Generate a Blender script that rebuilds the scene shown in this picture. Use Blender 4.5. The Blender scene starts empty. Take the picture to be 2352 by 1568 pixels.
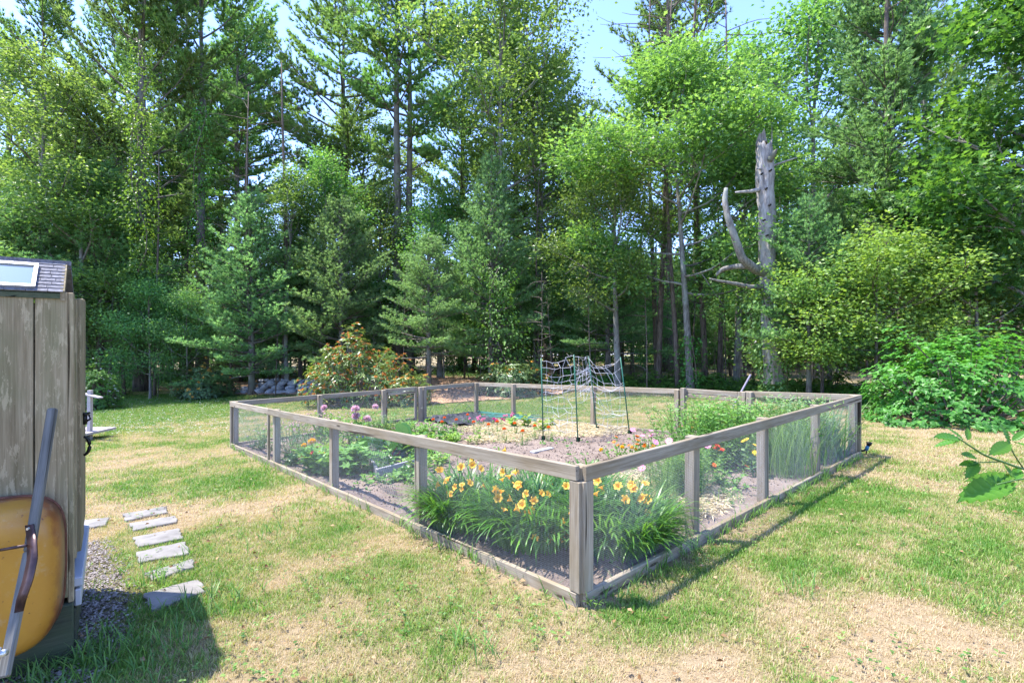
import bpy, bmesh, math, random
import numpy as np
from mathutils import Vector, Matrix

C = bpy.context.scene.collection
R = math.radians
# ------------------------------------------------------------------ camera, sky, sun
cam_d = bpy.data.cameras.new('camera'); cam = bpy.data.objects.new('camera', cam_d); C.objects.link(cam)
CAMZ = 1.6
cam.location = (0, 0, CAMZ); cam.rotation_euler = (R(90), 0, 0)
cam_d.sensor_width = 36; cam_d.lens = 18; cam_d.clip_start = .05; cam_d.clip_end = 900
bpy.context.scene.camera = cam
SUN_AZ, SUN_EL = R(-80), R(65)
w = bpy.data.worlds.new('World'); bpy.context.scene.world = w; w.use_nodes = True
nt = w.node_tree; bg = nt.nodes['Background']; sky = nt.nodes.new('ShaderNodeTexSky')
sky.sky_type = 'NISHITA'; sky.sun_disc = False; sky.sun_elevation = SUN_EL; sky.sun_rotation = SUN_AZ % (2*math.pi)
sky.air_density = 1.0; sky.dust_density = .3; sky.ozone_density = 2.5
tn = nt.nodes.new('ShaderNodeMix'); tn.data_type = 'RGBA'; tn.blend_type = 'MULTIPLY'; tn.inputs[0].default_value = 1; tn.inputs[7].default_value = (.68, .70, .92, 1); nt.links.new(sky.outputs[0], tn.inputs[6]); nt.links.new(tn.outputs[2], bg.inputs[0]); bg.inputs[1].default_value = .15
sl = bpy.data.lights.new('sun', 'SUN'); sl.energy = 2.6; sl.angle = R(.53); sl.color = (1, .955, .88)
so = bpy.data.objects.new('sun', sl); C.objects.link(so)
to_sun = Vector((math.sin(SUN_AZ)*math.cos(SUN_EL), math.cos(SUN_AZ)*math.cos(SUN_EL), math.sin(SUN_EL)))
so.rotation_euler = to_sun.to_track_quat('Z', 'Y').to_euler(); so.location = (-20, 12, 40)
vs = bpy.context.scene.view_settings
bpy.context.scene.display_settings.display_device = 'sRGB'
vs.view_transform = 'Standard'; vs.look = 'None'; vs.exposure = 2.22; vs.gamma = 1; vs.use_curve_mapping = False
cy = bpy.context.scene.cycles
try:
    cy.max_bounces = 8; cy.diffuse_bounces = 4; cy.transmission_bounces = 6; cy.caustics_reflective = False; cy.caustics_refractive = False
except Exception: pass

# ------------------------------------------------------------------ numpy helpers
def rs(seed): return np.random.default_rng(abs(int(seed)))
_g = rs(7).random((256, 256))
def vnoise(x, y):
    x = np.asarray(x, float); y = np.asarray(y, float)
    xi = np.floor(x).astype(int); yi = np.floor(y).astype(int); fx = x-xi; fy = y-yi
    fx = fx*fx*(3-2*fx); fy = fy*fy*(3-2*fy)
    g = lambda a, b: _g[a % 256, b % 256]
    return (g(xi, yi)*(1-fx)+g(xi+1, yi)*fx)*(1-fy)+(g(xi, yi+1)*(1-fx)+g(xi+1, yi+1)*fx)*fy
def fbm(x, y, o=4):
    s = 0; a = .5; n = 0
    for i in range(o): s = s+a*vnoise(x*2**i+i*17.3, y*2**i+i*9.1); n += a; a *= .55
    return s/n
def sstep(a, b, x): t = np.clip((np.asarray(x, float)-a)/(b-a), 0, 1); return t*t*(3-2*t)
def hgt(x, y):
    x = np.asarray(x, float); y = np.asarray(y, float)
    xe = 13*np.tanh((x+1)/13)-1; ye = np.where(y < 10, y, 10+8*np.tanh((y-10)/8))
    z = .0325*(xe-.421)-.0271*(ye-3.1)
    z = z+.55*np.exp(-((x+6.5)/5.2)**2-((y-23.2)/1.9)**2)+.3*np.exp(-((x+.5)/3.5)**2-((y-21)/2.2)**2)
    return z
def h1(x, y): return float(hgt(x, y))
F0, CX, CY = 1176., 1176., 784.
def at(u, v, Y): return Vector(((u-CX)/F0*Y, Y, CAMZ+(CY-v)/F0*Y))
def gp(u, v):
    Y = 10.
    for _ in range(60):
        Y = .5*Y+.5*F0*(CAMZ-h1((u-CX)/F0*Y, Y))/(v-CY)
    return Vector(((u-CX)/F0*Y, Y, h1((u-CX)/F0*Y, Y)))
def ug(u, Y): x = (u-CX)/F0*Y; return Vector((x, Y, h1(x, Y)))

def tag(o, label=None, cat=None, group=None, kind=None):
    if label: o['label'] = label
    if cat: o['category'] = cat
    if group: o['group'] = group
    if kind: o['kind'] = kind
    return o
def empty(name, loc, label=None, cat=None, group=None, rz=0):
    o = bpy.data.objects.new(name, None); C.objects.link(o); o.location = loc; o.rotation_euler = (0, 0, rz); o.empty_display_size = .2
    return tag(o, label, cat, group)
def mesh(name, V, F, mat, attr=None, smooth=False):
    m = bpy.data.meshes.new(name); m.from_pydata(np.asarray(V, dtype=np.float32), [], F if isinstance(F, list) else np.asarray(F, dtype=np.int32))
    if attr is not None:
        a = m.attributes.new('v', 'FLOAT', 'POINT'); a.data.foreach_set('value', np.asarray(attr, dtype=np.float32))
    if isinstance(mat, (list, tuple)):
        for q in mat: m.materials.append(q)
    else: m.materials.append(mat)
    if smooth: m.polygons.foreach_set('use_smooth', np.ones(len(m.polygons), bool))
    m.update(); return m
def link(name, me, parent=None, loc=(0, 0, 0), rot=None, scale=None):
    o = bpy.data.objects.new(name, me); C.objects.link(o); o.parent = parent; o.location = loc
    if rot is not None: o.rotation_euler = rot
    if scale is not None: o.scale = scale if hasattr(scale, '__len__') else (scale,)*3
    return o
def mk(name, V, F, mat, parent=None, attr=None, smooth=False, local=False, origin=None):
    """world-space geometry; the object's origin goes to the parent's origin or to origin"""
    V = np.asarray(V, float)
    loc = (0, 0, 0)
    if not local:
        if parent is not None:
            q = np.zeros(3); p = parent
            while p is not None: q = q+np.array(p.location); p = p.parent
            V = V-q
        elif origin is not None: V = V-np.array(origin); loc = tuple(origin)
    return link(name, mesh(name, V, F, mat, attr, smooth), parent, loc)
def copy_tree(o, parent=None):
    c = o.copy(); C.objects.link(c); c.parent = parent
    for ch in list(o.children):
        copy_tree(ch, c)
    return c
class MB:
    def __init__(s): s.V = []; s.F = []; s.A = []; s.n = 0
    def add(s, V, F, a=None):
        V = np.asarray(V, float); F = np.asarray(F, int)
        s.V.append(V); s.F.append(F+s.n); s.n += len(V)
        s.A.append(np.full(len(V), .5) if a is None else (np.full(len(V), a) if np.isscalar(a) else np.asarray(a)))
    def get(s): return np.concatenate(s.V), np.concatenate(s.F), np.concatenate(s.A)
    def build(s, name, mat, parent=None, smooth=False, local=False, origin=None):
        V, F, A = s.get(); return mk(name, V, F, mat, parent, A, smooth, local, origin)
    def mesh(s, name, mat, smooth=False):
        V, F, A = s.get(); return mesh(name, V, F, mat, A, smooth)
def tube(P, r, k=6, cap=True):
    P = np.asarray(P, float); n = len(P); r = np.broadcast_to(np.asarray(r, float), (n,))
    T = np.gradient(P, axis=0); T /= np.linalg.norm(T, axis=1)[:, None]+1e-9
    up = np.array([0, 0, 1.]) if abs(T[0, 2]) < .9 else np.array([1., 0, 0])
    A = np.cross(T, up); A /= np.linalg.norm(A, axis=1)[:, None]+1e-9; B = np.cross(T, A)
    th = np.arange(k)/k*2*np.pi
    V = P[:, None, :]+r[:, None, None]*(np.cos(th)[None, :, None]*A[:, None, :]+np.sin(th)[None, :, None]*B[:, None, :])
    V = V.reshape(-1, 3); i = np.arange(n-1)[:, None]*k; j = np.arange(k)[None]; j2 = (j+1) % k
    a = (i+j).ravel(); b = (i+j2).ravel(); c = (i+k+j2).ravel(); d = (i+k+j).ravel()
    F = np.concatenate([np.stack([a, b, c], 1), np.stack([a, c, d], 1)])
    if cap:
        V = np.concatenate([V, P[[0, -1]]]); m = n*k; jj = np.arange(k); j3 = (jj+1) % k
        F = np.concatenate([F, np.stack([np.full(k, m), j3, jj], 1), np.stack([np.full(k, m+1), (n-1)*k+jj, (n-1)*k+j3], 1)])
    return V, F
def nrm(a): return a/(np.linalg.norm(a, axis=-1, keepdims=True)+1e-9)
def scatter(P, D, N, S, TV, TF, a=None):
    """template TV (x side, y along, z normal) at every P, along D, normal N, size S"""
    P = np.asarray(P, float); n = len(P); D = nrm(np.asarray(D, float)); N = np.asarray(N, float)
    X = nrm(np.cross(D, N)); N = np.cross(X, D)
    S = np.broadcast_to(np.asarray(S, float), (n,))
    V = P[:, None]+S[:, None, None]*(TV[None, :, 0:1]*X[:, None]+TV[None, :, 1:2]*D[:, None]+TV[None, :, 2:3]*N[:, None])
    F = (TF[None]+np.arange(n)[:, None, None]*len(TV)).reshape(-1, 3)
    A = np.repeat(np.full(n, .5) if a is None else np.asarray(a, float), len(TV))
    return V.reshape(-1, 3), F, A
def blades(P, az, L, e0, bend, wd, K=4, up=0.0, tip=True):
    P = np.asarray(P, float); n = len(P); az, L, e0, bend, wd = [np.broadcast_to(np.asarray(q, float), (n,)) for q in (az, L, e0, bend, wd)]
    s = np.arange(K+1)/K
    e = e0[:, None]-bend[:, None]*s[None]**1.3
    dr = np.cos(e[:, :-1])*L[:, None]/K; dz = np.sin(e[:, :-1])*L[:, None]/K
    r = np.concatenate([np.zeros((n, 1)), np.cumsum(dr, 1)], 1); z = np.concatenate([np.zeros((n, 1)), np.cumsum(dz, 1)], 1)
    c = np.cos(az)[:, None]; sn = np.sin(az)[:, None]
    Q = np.stack([P[:, None, 0]+r*c, P[:, None, 1]+r*sn, P[:, None, 2]+z], 2)
    wv = wd[:, None]*.5*np.sin(np.pi*np.clip(.22+.78*s, 0, 1))[None]**.7
    sd = np.stack([-sn, c, np.zeros_like(c)], 2)
    Lf = Q-sd*wv[..., None]; Rt = Q+sd*wv[..., None]
    V = np.stack([Lf, Rt], 2).reshape(n, -1, 3); i = np.arange(K)*2
    f = np.concatenate([np.stack([i, i+1, i+3], 1), np.stack([i, i+3, i+2], 1)])
    F = (f[None]+np.arange(n)[:, None, None]*(2*(K+1))).reshape(-1, 3)
    return V.reshape(-1, 3), F, 2*(K+1)
def rdir(rg, n, zmin=-1, zmax=1):
    z = rg.uniform(zmin, zmax, n); t = rg.uniform(0, 2*np.pi, n); q = np.sqrt(1-z*z); return np.stack([q*np.cos(t), q*np.sin(t), z], 1)

# ------------------------------------------------------------------ materials
def newmat(name):
    m = bpy.data.materials.new(name); m.use_nodes = True; n = m.node_tree; b = n.nodes['Principled BSDF']; return m, n, b
def nd(n, t, **k):
    q = n.nodes.new(t)
    for a, b in k.items(): setattr(q, a, b)
    return q
def ramp(n, src, stops):
    r = n.nodes.new('ShaderNodeValToRGB'); cr = r.color_ramp
    while len(cr.elements) < len(stops): cr.elements.new(.5)
    for e, (p, c) in zip(cr.elements, stops): e.position = p; e.color = (*c, 1)
    n.links.new(src, r.inputs[0]); return r.outputs[0]
def noise(n, scale, detail=4, vec=None, rough=.6, sc3=None):
    q = nd(n, 'ShaderNodeTexNoise'); q.inputs['Scale'].default_value = scale; q.inputs['Detail'].default_value = detail; q.inputs['Roughness'].default_value = rough
    if vec is not None:
        if sc3 is not None:
            mp = nd(n, 'ShaderNodeMapping'); mp.inputs['Scale'].default_value = sc3; n.links.new(vec, mp.inputs[0]); vec = mp.outputs[0]
        n.links.new(vec, q.inputs[0])
    return q.outputs[0]
def mixc(n, f, a, b, mode='MIX'):
    q = nd(n, 'ShaderNodeMix', data_type='RGBA', blend_type=mode)
    for s, val in ((q.inputs[0], f), (q.inputs[6], a), (q.inputs[7], b)):
        if isinstance(val, (int, float)): s.default_value = val
        elif isinstance(val, tuple): s.default_value = (*val, 1)
        else: n.links.new(val, s)
    return q.outputs[2]
def mth(n, op, a, b=None):
    q = nd(n, 'ShaderNodeMath', operation=op)
    for s, val in ((q.inputs[0], a), (q.inputs[1], b)):
        if val is None: continue
        if isinstance(val, (int, float)): s.default_value = val
        else: n.links.new(val, s)
    return q.outputs[0]
def bump(n, b, src, st=.3, d=.01):
    q = nd(n, 'ShaderNodeBump'); q.inputs['Strength'].default_value = st; q.inputs['Distance'].default_value = d; n.links.new(src, q.inputs['Height']); n.links.new(q.outputs[0], b.inputs['Normal'])
def objrnd(n, vec=True):
    t = nd(n, 'ShaderNodeTexCoord'); o = nd(n, 'ShaderNodeObjectInfo')
    q = nd(n, 'ShaderNodeVectorMath', operation='ADD'); n.links.new(t.outputs['Object'], q.inputs[0])
    s = nd(n, 'ShaderNodeMath', operation='MULTIPLY'); n.links.new(o.outputs['Random'], s.inputs[0]); s.inputs[1].default_value = 37.
    n.links.new(s.outputs[0], q.inputs[1]); return q.outputs[0], o.outputs['Random']
def world(n): return nd(n, 'ShaderNodeNewGeometry').outputs['Position']
def vatt(n, name='v', typ='GEOMETRY'):
    a = nd(n, 'ShaderNodeAttribute', attribute_name=name, attribute_type=typ); return a.outputs['Fac']
def leafmat(name, stops, trans=.38, rough=.45, spec=.35, tcol=None, hue=.06, tgain=(1.35, 1.32, .7)):
    m, n, b = newmat(name)
    a = vatt(n); vec, rnd = objrnd(n)
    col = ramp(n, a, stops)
    hs = nd(n, 'ShaderNodeHueSaturation'); hs.inputs['Hue'].default_value = .5
    mr = nd(n, 'ShaderNodeMapRange'); mr.inputs[3].default_value = .5-hue*.4; mr.inputs[4].default_value = .5+hue*.4; n.links.new(rnd, mr.inputs[0]); n.links.new(mr.outputs[0], hs.inputs['Hue'])
    mv = nd(n, 'ShaderNodeMapRange'); mv.inputs[3].default_value = 1-hue*3; mv.inputs[4].default_value = 1+hue*3; n.links.new(rnd, mv.inputs[0]); n.links.new(mv.outputs[0], hs.inputs['Value'])
    n.links.new(col, hs.inputs['Color']); col = hs.outputs[0]
    n.links.new(col, b.inputs['Base Color']); b.inputs['Roughness'].default_value = rough; b.inputs['Specular IOR Level'].default_value = spec
    t = nd(n, 'ShaderNodeBsdfTranslucent'); tc = mixc(n, 1., col, tgain, 'MULTIPLY'); n.links.new(tc, t.inputs[0])
    mx = nd(n, 'ShaderNodeMixShader'); mx.inputs[0].default_value = trans; n.links.new(b.outputs[0], mx.inputs[1]); n.links.new(t.outputs[0], mx.inputs[2])
    n.links.new(mx.outputs[0], n.nodes['Material Output'].inputs[0]); return m
def simple(name, col, rough=.6, metal=0, var=.15, scale=8, bmp=0, spec=.5):
    m, n, b = newmat(name); vec, _ = objrnd(n); f = noise(n, scale, 5, vec)
    c2 = tuple(min(1, c*(1-var*1.5)) for c in col); c3 = tuple(min(1, c*(1+var)) for c in col)
    n.links.new(ramp(n, f, [(.3, c2), (.7, c3)]), b.inputs['Base Color']); b.inputs['Roughness'].default_value = rough; b.inputs['Metallic'].default_value = metal; b.inputs['Specular IOR Level'].default_value = spec
    if bmp: bump(n, b, f, bmp, .01)
    return m
def woodmat(name, dark, mid, light, stain=None, st_amt=.5, lichen=0.):
    m, n, b = newmat(name); vec, rnd = objrnd(n)
    g1 = noise(n, 1, 6, vec, .65, (1.6, 40, 40)); g2 = noise(n, 1, 4, vec, .6, (4, 150, 150)); bl = noise(n, 2.2, 4, vec, .6, (1, 2.5, 2.5))
    f = mth(n, 'ADD', mth(n, 'MULTIPLY', g1, .62), mth(n, 'MULTIPLY', g2, .38))
    col = ramp(n, f, [(.32, dark), (.5, mid), (.68, light)])
    if stain: col = mixc(n, mth(n, 'MULTIPLY', ramp(n, bl, [(.47, (0, 0, 0)), (.66, (1, 1, 1))]), st_amt), col, stain)
    cr = noise(n, 1, 3, vec, .5, (.7, 22, 22)); col = mixc(n, ramp(n, cr, [(.30, (1, 1, 1)), (.345, (0, 0, 0))]), col, tuple(d*.35 for d in dark))
    k = nd(n, 'ShaderNodeTexVoronoi'); k.inputs['Scale'].default_value = 1.; mp = nd(n, 'ShaderNodeMapping'); mp.inputs['Scale'].default_value = (1.7, 9, 9); n.links.new(vec, mp.inputs[0]); n.links.new(mp.outputs[0], k.inputs['Vector'])
    col = mixc(n, ramp(n, k.outputs['Distance'], [(.09, (1, 1, 1)), (.14, (0, 0, 0))]), col, tuple(d*.5 for d in dark))
    vm = nd(n, 'ShaderNodeMapRange'); vm.inputs[3].default_value = .82; vm.inputs[4].default_value = 1.12; n.links.new(rnd, vm.inputs[0])
    hs = nd(n, 'ShaderNodeHueSaturation'); n.links.new(vm.outputs[0], hs.inputs['Value']); n.links.new(col, hs.inputs['Color'])
    n.links.new(hs.outputs[0], b.inputs['Base Color']); b.inputs['Roughness'].default_value = .85; b.inputs['Specular IOR Level'].default_value = .2
    if lichen:
        hs_out = hs.outputs[0]; fl = noise(n, 1, 9, vec, .8, (6, 26, 26)); hs_out = mixc(n, mth(n, 'MULTIPLY', ramp(n, fl, [(.54, (0, 0, 0)), (.57, (1, 1, 1))]), lichen), hs_out, tuple(min(1, c*1.5) for c in light)); n.links.new(hs_out, b.inputs['Base Color'])
    bump(n, b, f, .5, .004); return m
def barkmat(name, dark, light, sc=6, moss=None):
    m, n, b = newmat(name); vec, _ = objrnd(n); f = noise(n, 1, 6, vec, .7, (sc*3, sc*3, sc*.7)); p = noise(n, 1.3, 4, vec)
    col = ramp(n, f, [(.33, dark), (.62, light)])
    if moss: col = mixc(n, ramp(n, p, [(.5, (0, 0, 0)), (.62, (.8, .8, .8))]), col, moss)
    n.links.new(col, b.inputs['Base Color']); b.inputs['Roughness'].default_value = .9; b.inputs['Specular IOR Level'].default_value = .15; bump(n, b, f, .8, .03); return m

M_wood = woodmat('weathered_fence_wood', (.15, .115, .075), (.31, .26, .19), (.45, .395, .31), (.24, .18, .10), .6)
M_shed = woodmat('weathered_shed_board', (.13, .095, .05), (.27, .21, .125), (.40, .325, .21), (.17, .16, .08), .6, .35)
M_handle = woodmat('grey_handle_wood', (.07, .068, .06), (.16, .155, .14), (.28, .27, .25))
M_plank = woodmat('old_plank', (.20, .19, .19), (.32, .31, .31), (.45, .44, .44))
M_wire = simple('galvanised_wire', (.38, .39, .42), .4, .15, .1)
M_pinebark = barkmat('pine_bark', (.06, .052, .045), (.22, .19, .16), 5, (.16, .17, .13))
M_oakbark = barkmat('oak_bark', (.07, .065, .055), (.27, .25, .22), 6, (.30, .31, .27))
M_snagbark = barkmat('bare_dead_wood', (.15, .13, .115), (.40, .375, .35), 3.5)
M_twig = barkmat('twig_bark', (.06, .045, .035), (.20, .16, .13), 8)
M_graytwig = barkmat('grey_twig', (.16, .13, .11), (.36, .32, .28), 10)
G = lambda r, g, b: (r, g, b)
M_pine = leafmat('white_pine_needles', [(0, (.12, .22, .09)), (.5, (.22, .37, .16)), (1, (.34, .50, .22))], .52, .5, .3, hue=.05, tgain=(1.3, 1.4, .9))
M_pinetall = leafmat('tall_pine_needles', [(0, (.10, .18, .06)), (.5, (.19, .31, .10)), (1, (.31, .44, .15))], .52, .5, .3, hue=.05, tgain=(1.3, 1.4, .8))
M_oak = leafmat('oak_leaf', [(0, (.07, .155, .045)), (.5, (.135, .265, .07)), (1, (.25, .40, .11))], .5, .38, .45)
M_oakl = leafmat('light_oak_leaf', [(0, (.09, .17, .045)), (.5, (.17, .29, .075)), (1, (.29, .42, .12))], .5, .4, .4)
M_maple = leafmat('maple_leaf', [(0, (.04, .13, .03)), (.5, (.08, .22, .045)), (1, (.17, .36, .06))], .48, .4, .4)
M_cherry = leafmat('lime_leaf', [(0, (.11, .21, .04)), (.5, (.20, .34, .07)), (1, (.32, .48, .11))], .45, .4, .4)
M_vine = leafmat('vine_leaf', [(0, (.06, .15, .03)), (.5, (.11, .26, .045)), (1, (.19, .38, .07))], .48, .4, .35)
M_dark = leafmat('understory_leaf', [(0, (.08, .18, .065)), (.5, (.15, .31, .10)), (1, (.25, .44, .14))], .48, .45, .35)
M_rhodo = leafmat('rhododendron_leaf', [(0, (.065, .14, .055)), (.5, (.13, .25, .09)), (1, (.25, .38, .13))], .32, .3, .55)
M_rhodl = leafmat('pale_rhododendron_leaf', [(0, (.08, .15, .045)), (.5, (.17, .27, .07)), (1, (.30, .39, .11))], .38, .3, .55)
M_orange = leafmat('orange_seed_head', [(0, (.36, .14, .05)), (.5, (.60, .26, .09)), (1, (.7, .40, .12))], .35, .6, .2)
M_daylily = leafmat('daylily_blade', [(0, (.03, .11, .025)), (.5, (.075, .22, .04)), (1, (.17, .36, .065))], .45, .35, .45, hue=.02)
M_herb = leafmat('herb_leaf', [(0, (.07, .17, .045)), (.5, (.14, .29, .065)), (1, (.25, .43, .11))], .42, .45, .3, hue=.03)
M_silver = leafmat('grey_green_leaf', [(0, (.09, .18, .08)), (.5, (.17, .30, .12)), (1, (.28, .43, .19))], .35, .5, .3, hue=.03)
M_chard = leafmat('chard_leaf', [(0, (.02, .08, .02)), (.6, (.05, .17, .03)), (1, (.15, .27, .05))], .35, .3, .5, hue=.03)
M_red = leafmat('red_stem', [(0, (.42, .01, .03)), (1, (.6, .03, .07))], .2, .35, .5, hue=0)
M_gold = leafmat('gold_petal', [(0, (.85, .36, .02)), (.5, (.9, .50, .04)), (1, (.95, .64, .12))], .35, .45, .3, hue=0, tgain=(1.1, 1, .9))
M_orfl = leafmat('orange_petal', [(0, (.75, .12, .01)), (1, (.9, .25, .015))], .25, .5, .3, hue=0, tgain=(1.1, 1, .9))
M_yel = leafmat('yellow_petal', [(0, (.85, .5, .02)), (1, (.9, .65, .04))], .25, .5, .3, hue=0, tgain=(1.1, 1, .9))
M_redfl = leafmat('red_petal', [(0, (.6, .02, .01)), (1, (.8, .08, .04))], .25, .5, .3, hue=0, tgain=(1.1, 1, .9))
M_pink = leafmat('pink_petal', [(0, (.7, .16, .35)), (1, (.85, .42, .58))], .3, .5, .3, hue=0, tgain=(1.1, 1, 1))
M_pale = leafmat('pale_pink_petal', [(0, (.75, .45, .52)), (1, (.85, .68, .72))], .3, .5, .3, hue=0, tgain=(1.1, 1, 1))
M_magenta = leafmat('magenta_petal', [(0, (.5, .02, .22)), (1, (.7, .06, .35))], .3, .5, .3, hue=0, tgain=(1.1, 1, 1))
M_white = leafmat('white_petal', [(0, (.7, .7, .62)), (1, (.82, .82, .76))], .3, .5, .3, hue=0, tgain=(1, 1, 1))
M_stem = leafmat('green_stem', [(0, (.05, .13, .03)), (1, (.12, .24, .06))], .2, .5, .3, hue=.02)
M_wheat = leafmat('dry_stem', [(0, (.28, .25, .11)), (1, (.42, .40, .2))], .3, .6, .2, hue=.02)

# lawn: turf dryness, fence shadow coloured in as green, stored per vertex / per tuft
def lawnmat():
    m, n, b = newmat('lawn_turf'); a = vatt(n); p = world(n)
    f = noise(n, 22, 6, p, .7); g = noise(n, 90, 3, p, .7)
    k = mth(n, 'ADD', a, mth(n, 'MULTIPLY', mth(n, 'SUBTRACT', f, .5), .8))
    col = ramp(n, k, [(.15, (.09, .13, .035)), (.42, (.17, .16, .065)), (.66, (.25, .20, .105)), (.9, (.31, .235, .145))])
    col = mixc(n, ramp(n, g, [(.35, (.75, .75, .75)), (.6, (0, 0, 0))]), col, (.17, .13, .075))
    n.links.new(col, b.inputs['Base Color']); b.inputs['Roughness'].default_value = .95; b.inputs['Specular IOR Level'].default_value = .1; bump(n, b, g, .6, .02); return m
def grassmat():
    m, n, b = newmat('grass_blade'); d = vatt(n, 'dry', 'INSTANCER'); a = vatt(n)
    k = mth(n, 'ADD', mth(n, 'MULTIPLY', d, 1.15), mth(n, 'MULTIPLY', mth(n, 'SUBTRACT', a, .5), .62))
    col = ramp(n, k, [(.10, (.10, .235, .03)), (.42, (.26, .36, .075)), (.58, (.40, .37, .16)), (.85, (.55, .43, .28))])
    n.links.new(col, b.inputs['Base Color']); b.inputs['Roughness'].default_value = .5; b.inputs['Specular IOR Level'].default_value = .3
    t = nd(n, 'ShaderNodeBsdfTranslucent'); n.links.new(mixc(n, 1., col, (1.3, 1.3, .7), 'MULTIPLY'), t.inputs[0])
    mx = nd(n, 'ShaderNodeMixShader'); mx.inputs[0].default_value = .35; n.links.new(b.outputs[0], mx.inputs[1]); n.links.new(t.outputs[0], mx.inputs[2])
    n.links.new(mx.outputs[0], n.nodes['Material Output'].inputs[0]); return m
def soilmat(name, c1, c2, c3, sc=9, b1=.8, bd=.03):
    m, n, b = newmat(name); p = world(n); f = noise(n, sc, 8, p, .72); g = noise(n, 1.1, 4, p)
    v = nd(n, 'ShaderNodeTexVoronoi'); v.inputs['Scale'].default_value = 45; n.links.new(p, v.inputs['Vector'])
    col = ramp(n, f, [(.3, c1), (.5, c2), (.7, c3)]); col = mixc(n, .35, col, mixc(n, v.outputs['Color'], c1, c3)); col = mixc(n, mth(n, 'MULTIPLY', ramp(n, g, [(.42, (0, 0, 0)), (.6, (1, 1, 1))]), .4), col, c3)
    n.links.new(col, b.inputs['Base Color']); b.inputs['Roughness'].default_value = .95; b.inputs['Specular IOR Level'].default_value = .1; bump(n, b, mth(n, 'ADD', f, mth(n, 'MULTIPLY', v.outputs['Distance'], .3)), b1, bd); return m
M_lawn = lawnmat(); M_grass = grassmat()
M_soil = soilmat('garden_soil', (.10, .072, .056), (.19, .145, .118), (.30, .24, .20), 11)
M_mulch = soilmat('bark_mulch', (.16, .09, .055), (.38, .23, .14), (.56, .38, .25), 16)
M_floor = soilmat('forest_litter', (.10, .078, .045), (.23, .18, .10), (.38, .31, .18), 5)
M_meadow = soilmat('meadow_turf', (.13, .17, .05), (.25, .27, .09), (.36, .34, .15), 3)
M_road = soilmat('road_gravel', (.22, .22, .23), (.32, .32, .33), (.42, .42, .43), 7)
M_sand = soilmat('sandy_edge', (.28, .21, .15), (.42, .33, .25), (.55, .45, .35), 14)
M_straw = leafmat('straw', [(0, (.48, .40, .25)), (1, (.78, .68, .48))], .15, .7, .2, hue=0)
M_stone = simple('grey_stone', (.34, .34, .36), .8, 0, .35, 6, .5)
M_slate = simple('slate_slab', (.20, .185, .165), .75, 0, .25, 7, .5)
M_pebble = leafmat('pebble', [(0, (.09, .07, .055)), (.5, (.20, .165, .14)), (1, (.36, .32, .29))], .0, .8, .3, hue=0)

# ------------------------------------------------------------------ fence corners, masks
def V2(x, y): return np.array([x, y], float)
Nc, Lc, Rc = V2(.421, 3.097), V2(-5.214, 9.486), V2(4.787, 7.036); Bc = V2(-.93, 13.5)
gar = np.array([Nc, Lc, Bc, Rc])
def inpoly(x, y, poly):
    x = np.asarray(x); y = np.asarray(y); r = np.zeros(x.shape, bool); n = len(poly)
    for i in range(n):
        x1, y1 = poly[i][:2]; x2, y2 = poly[(i+1) % n][:2]
        c = ((y1 > y) != (y2 > y)) & (x < (x2-x1)*(y-y1)/(y2-y1+1e-12)+x1); r ^= c
    return r
def segdist(x, y, a, b):
    d = b-a; L = d@d; t = np.clip(((x-a[0])*d[0]+(y-a[1])*d[1])/L, 0, 1); return np.hypot(x-a[0]-t*d[0], y-a[1]-t*d[1])
turf_shadow_blobs = [(500, 1180, .8, .45), (300, 1060, .9, .4), (420, 1045, 1.1, .3), (700, 1450, .35, .35), (880, 1270, .4, .2), (1560, 1520, .45, .4), (2000, 1420, .6, .35), (2130, 985, 1.4, .6), (2250, 1060, .9, .3), (2200, 1500, .5, .35), (1300, 1540, .3, .3), (1500, 940, 1.5, .25), (1750, 960, 1.2, .3), (600, 1560, .3, .25), (2050, 1100, .5, .2), (560, 900, 2., .25), (250, 1180, .4, .2),
         (640, 1085, .7, -.5), (300, 950, 3.2, -.85), (420, 920, 4., -.7), (450, 1400, .35, -.25), (1720, 1275, .5, -.45), (1900, 1140, .7, -.45), (1500, 1410, .35, -.5), (1150, 1430, .4, -.25), (950, 1390, .3, -.2), (1250, 930, 3., -.5), (1050, 945, 2., -.5), (2020, 1060, .5, -.3), (1950, 1250, .5, -.2), (200, 1520, .3, -.4), (1790, 1480, .25, -.1)]  # green ones along the right fence lay its cast shadow into the colour
turf_shadow_blobs = [(gp(u, v), r, a) for u, v, r, a in turf_shadow_blobs]
def dry(x, y):  # turf dryness, lowered where the fence shadow is coloured in
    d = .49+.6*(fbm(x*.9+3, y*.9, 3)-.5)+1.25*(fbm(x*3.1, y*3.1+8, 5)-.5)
    for p, r, a in turf_shadow_blobs: d = d+.8*a*np.exp(-((x-p.x)**2+(y-p.y)**2)/(r*r))
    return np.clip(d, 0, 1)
sandy = lambda x, y: np.exp(-(np.minimum(segdist(x, y, Nc, Lc), segdist(x, y, Nc, Rc))/.13)**2)

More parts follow.
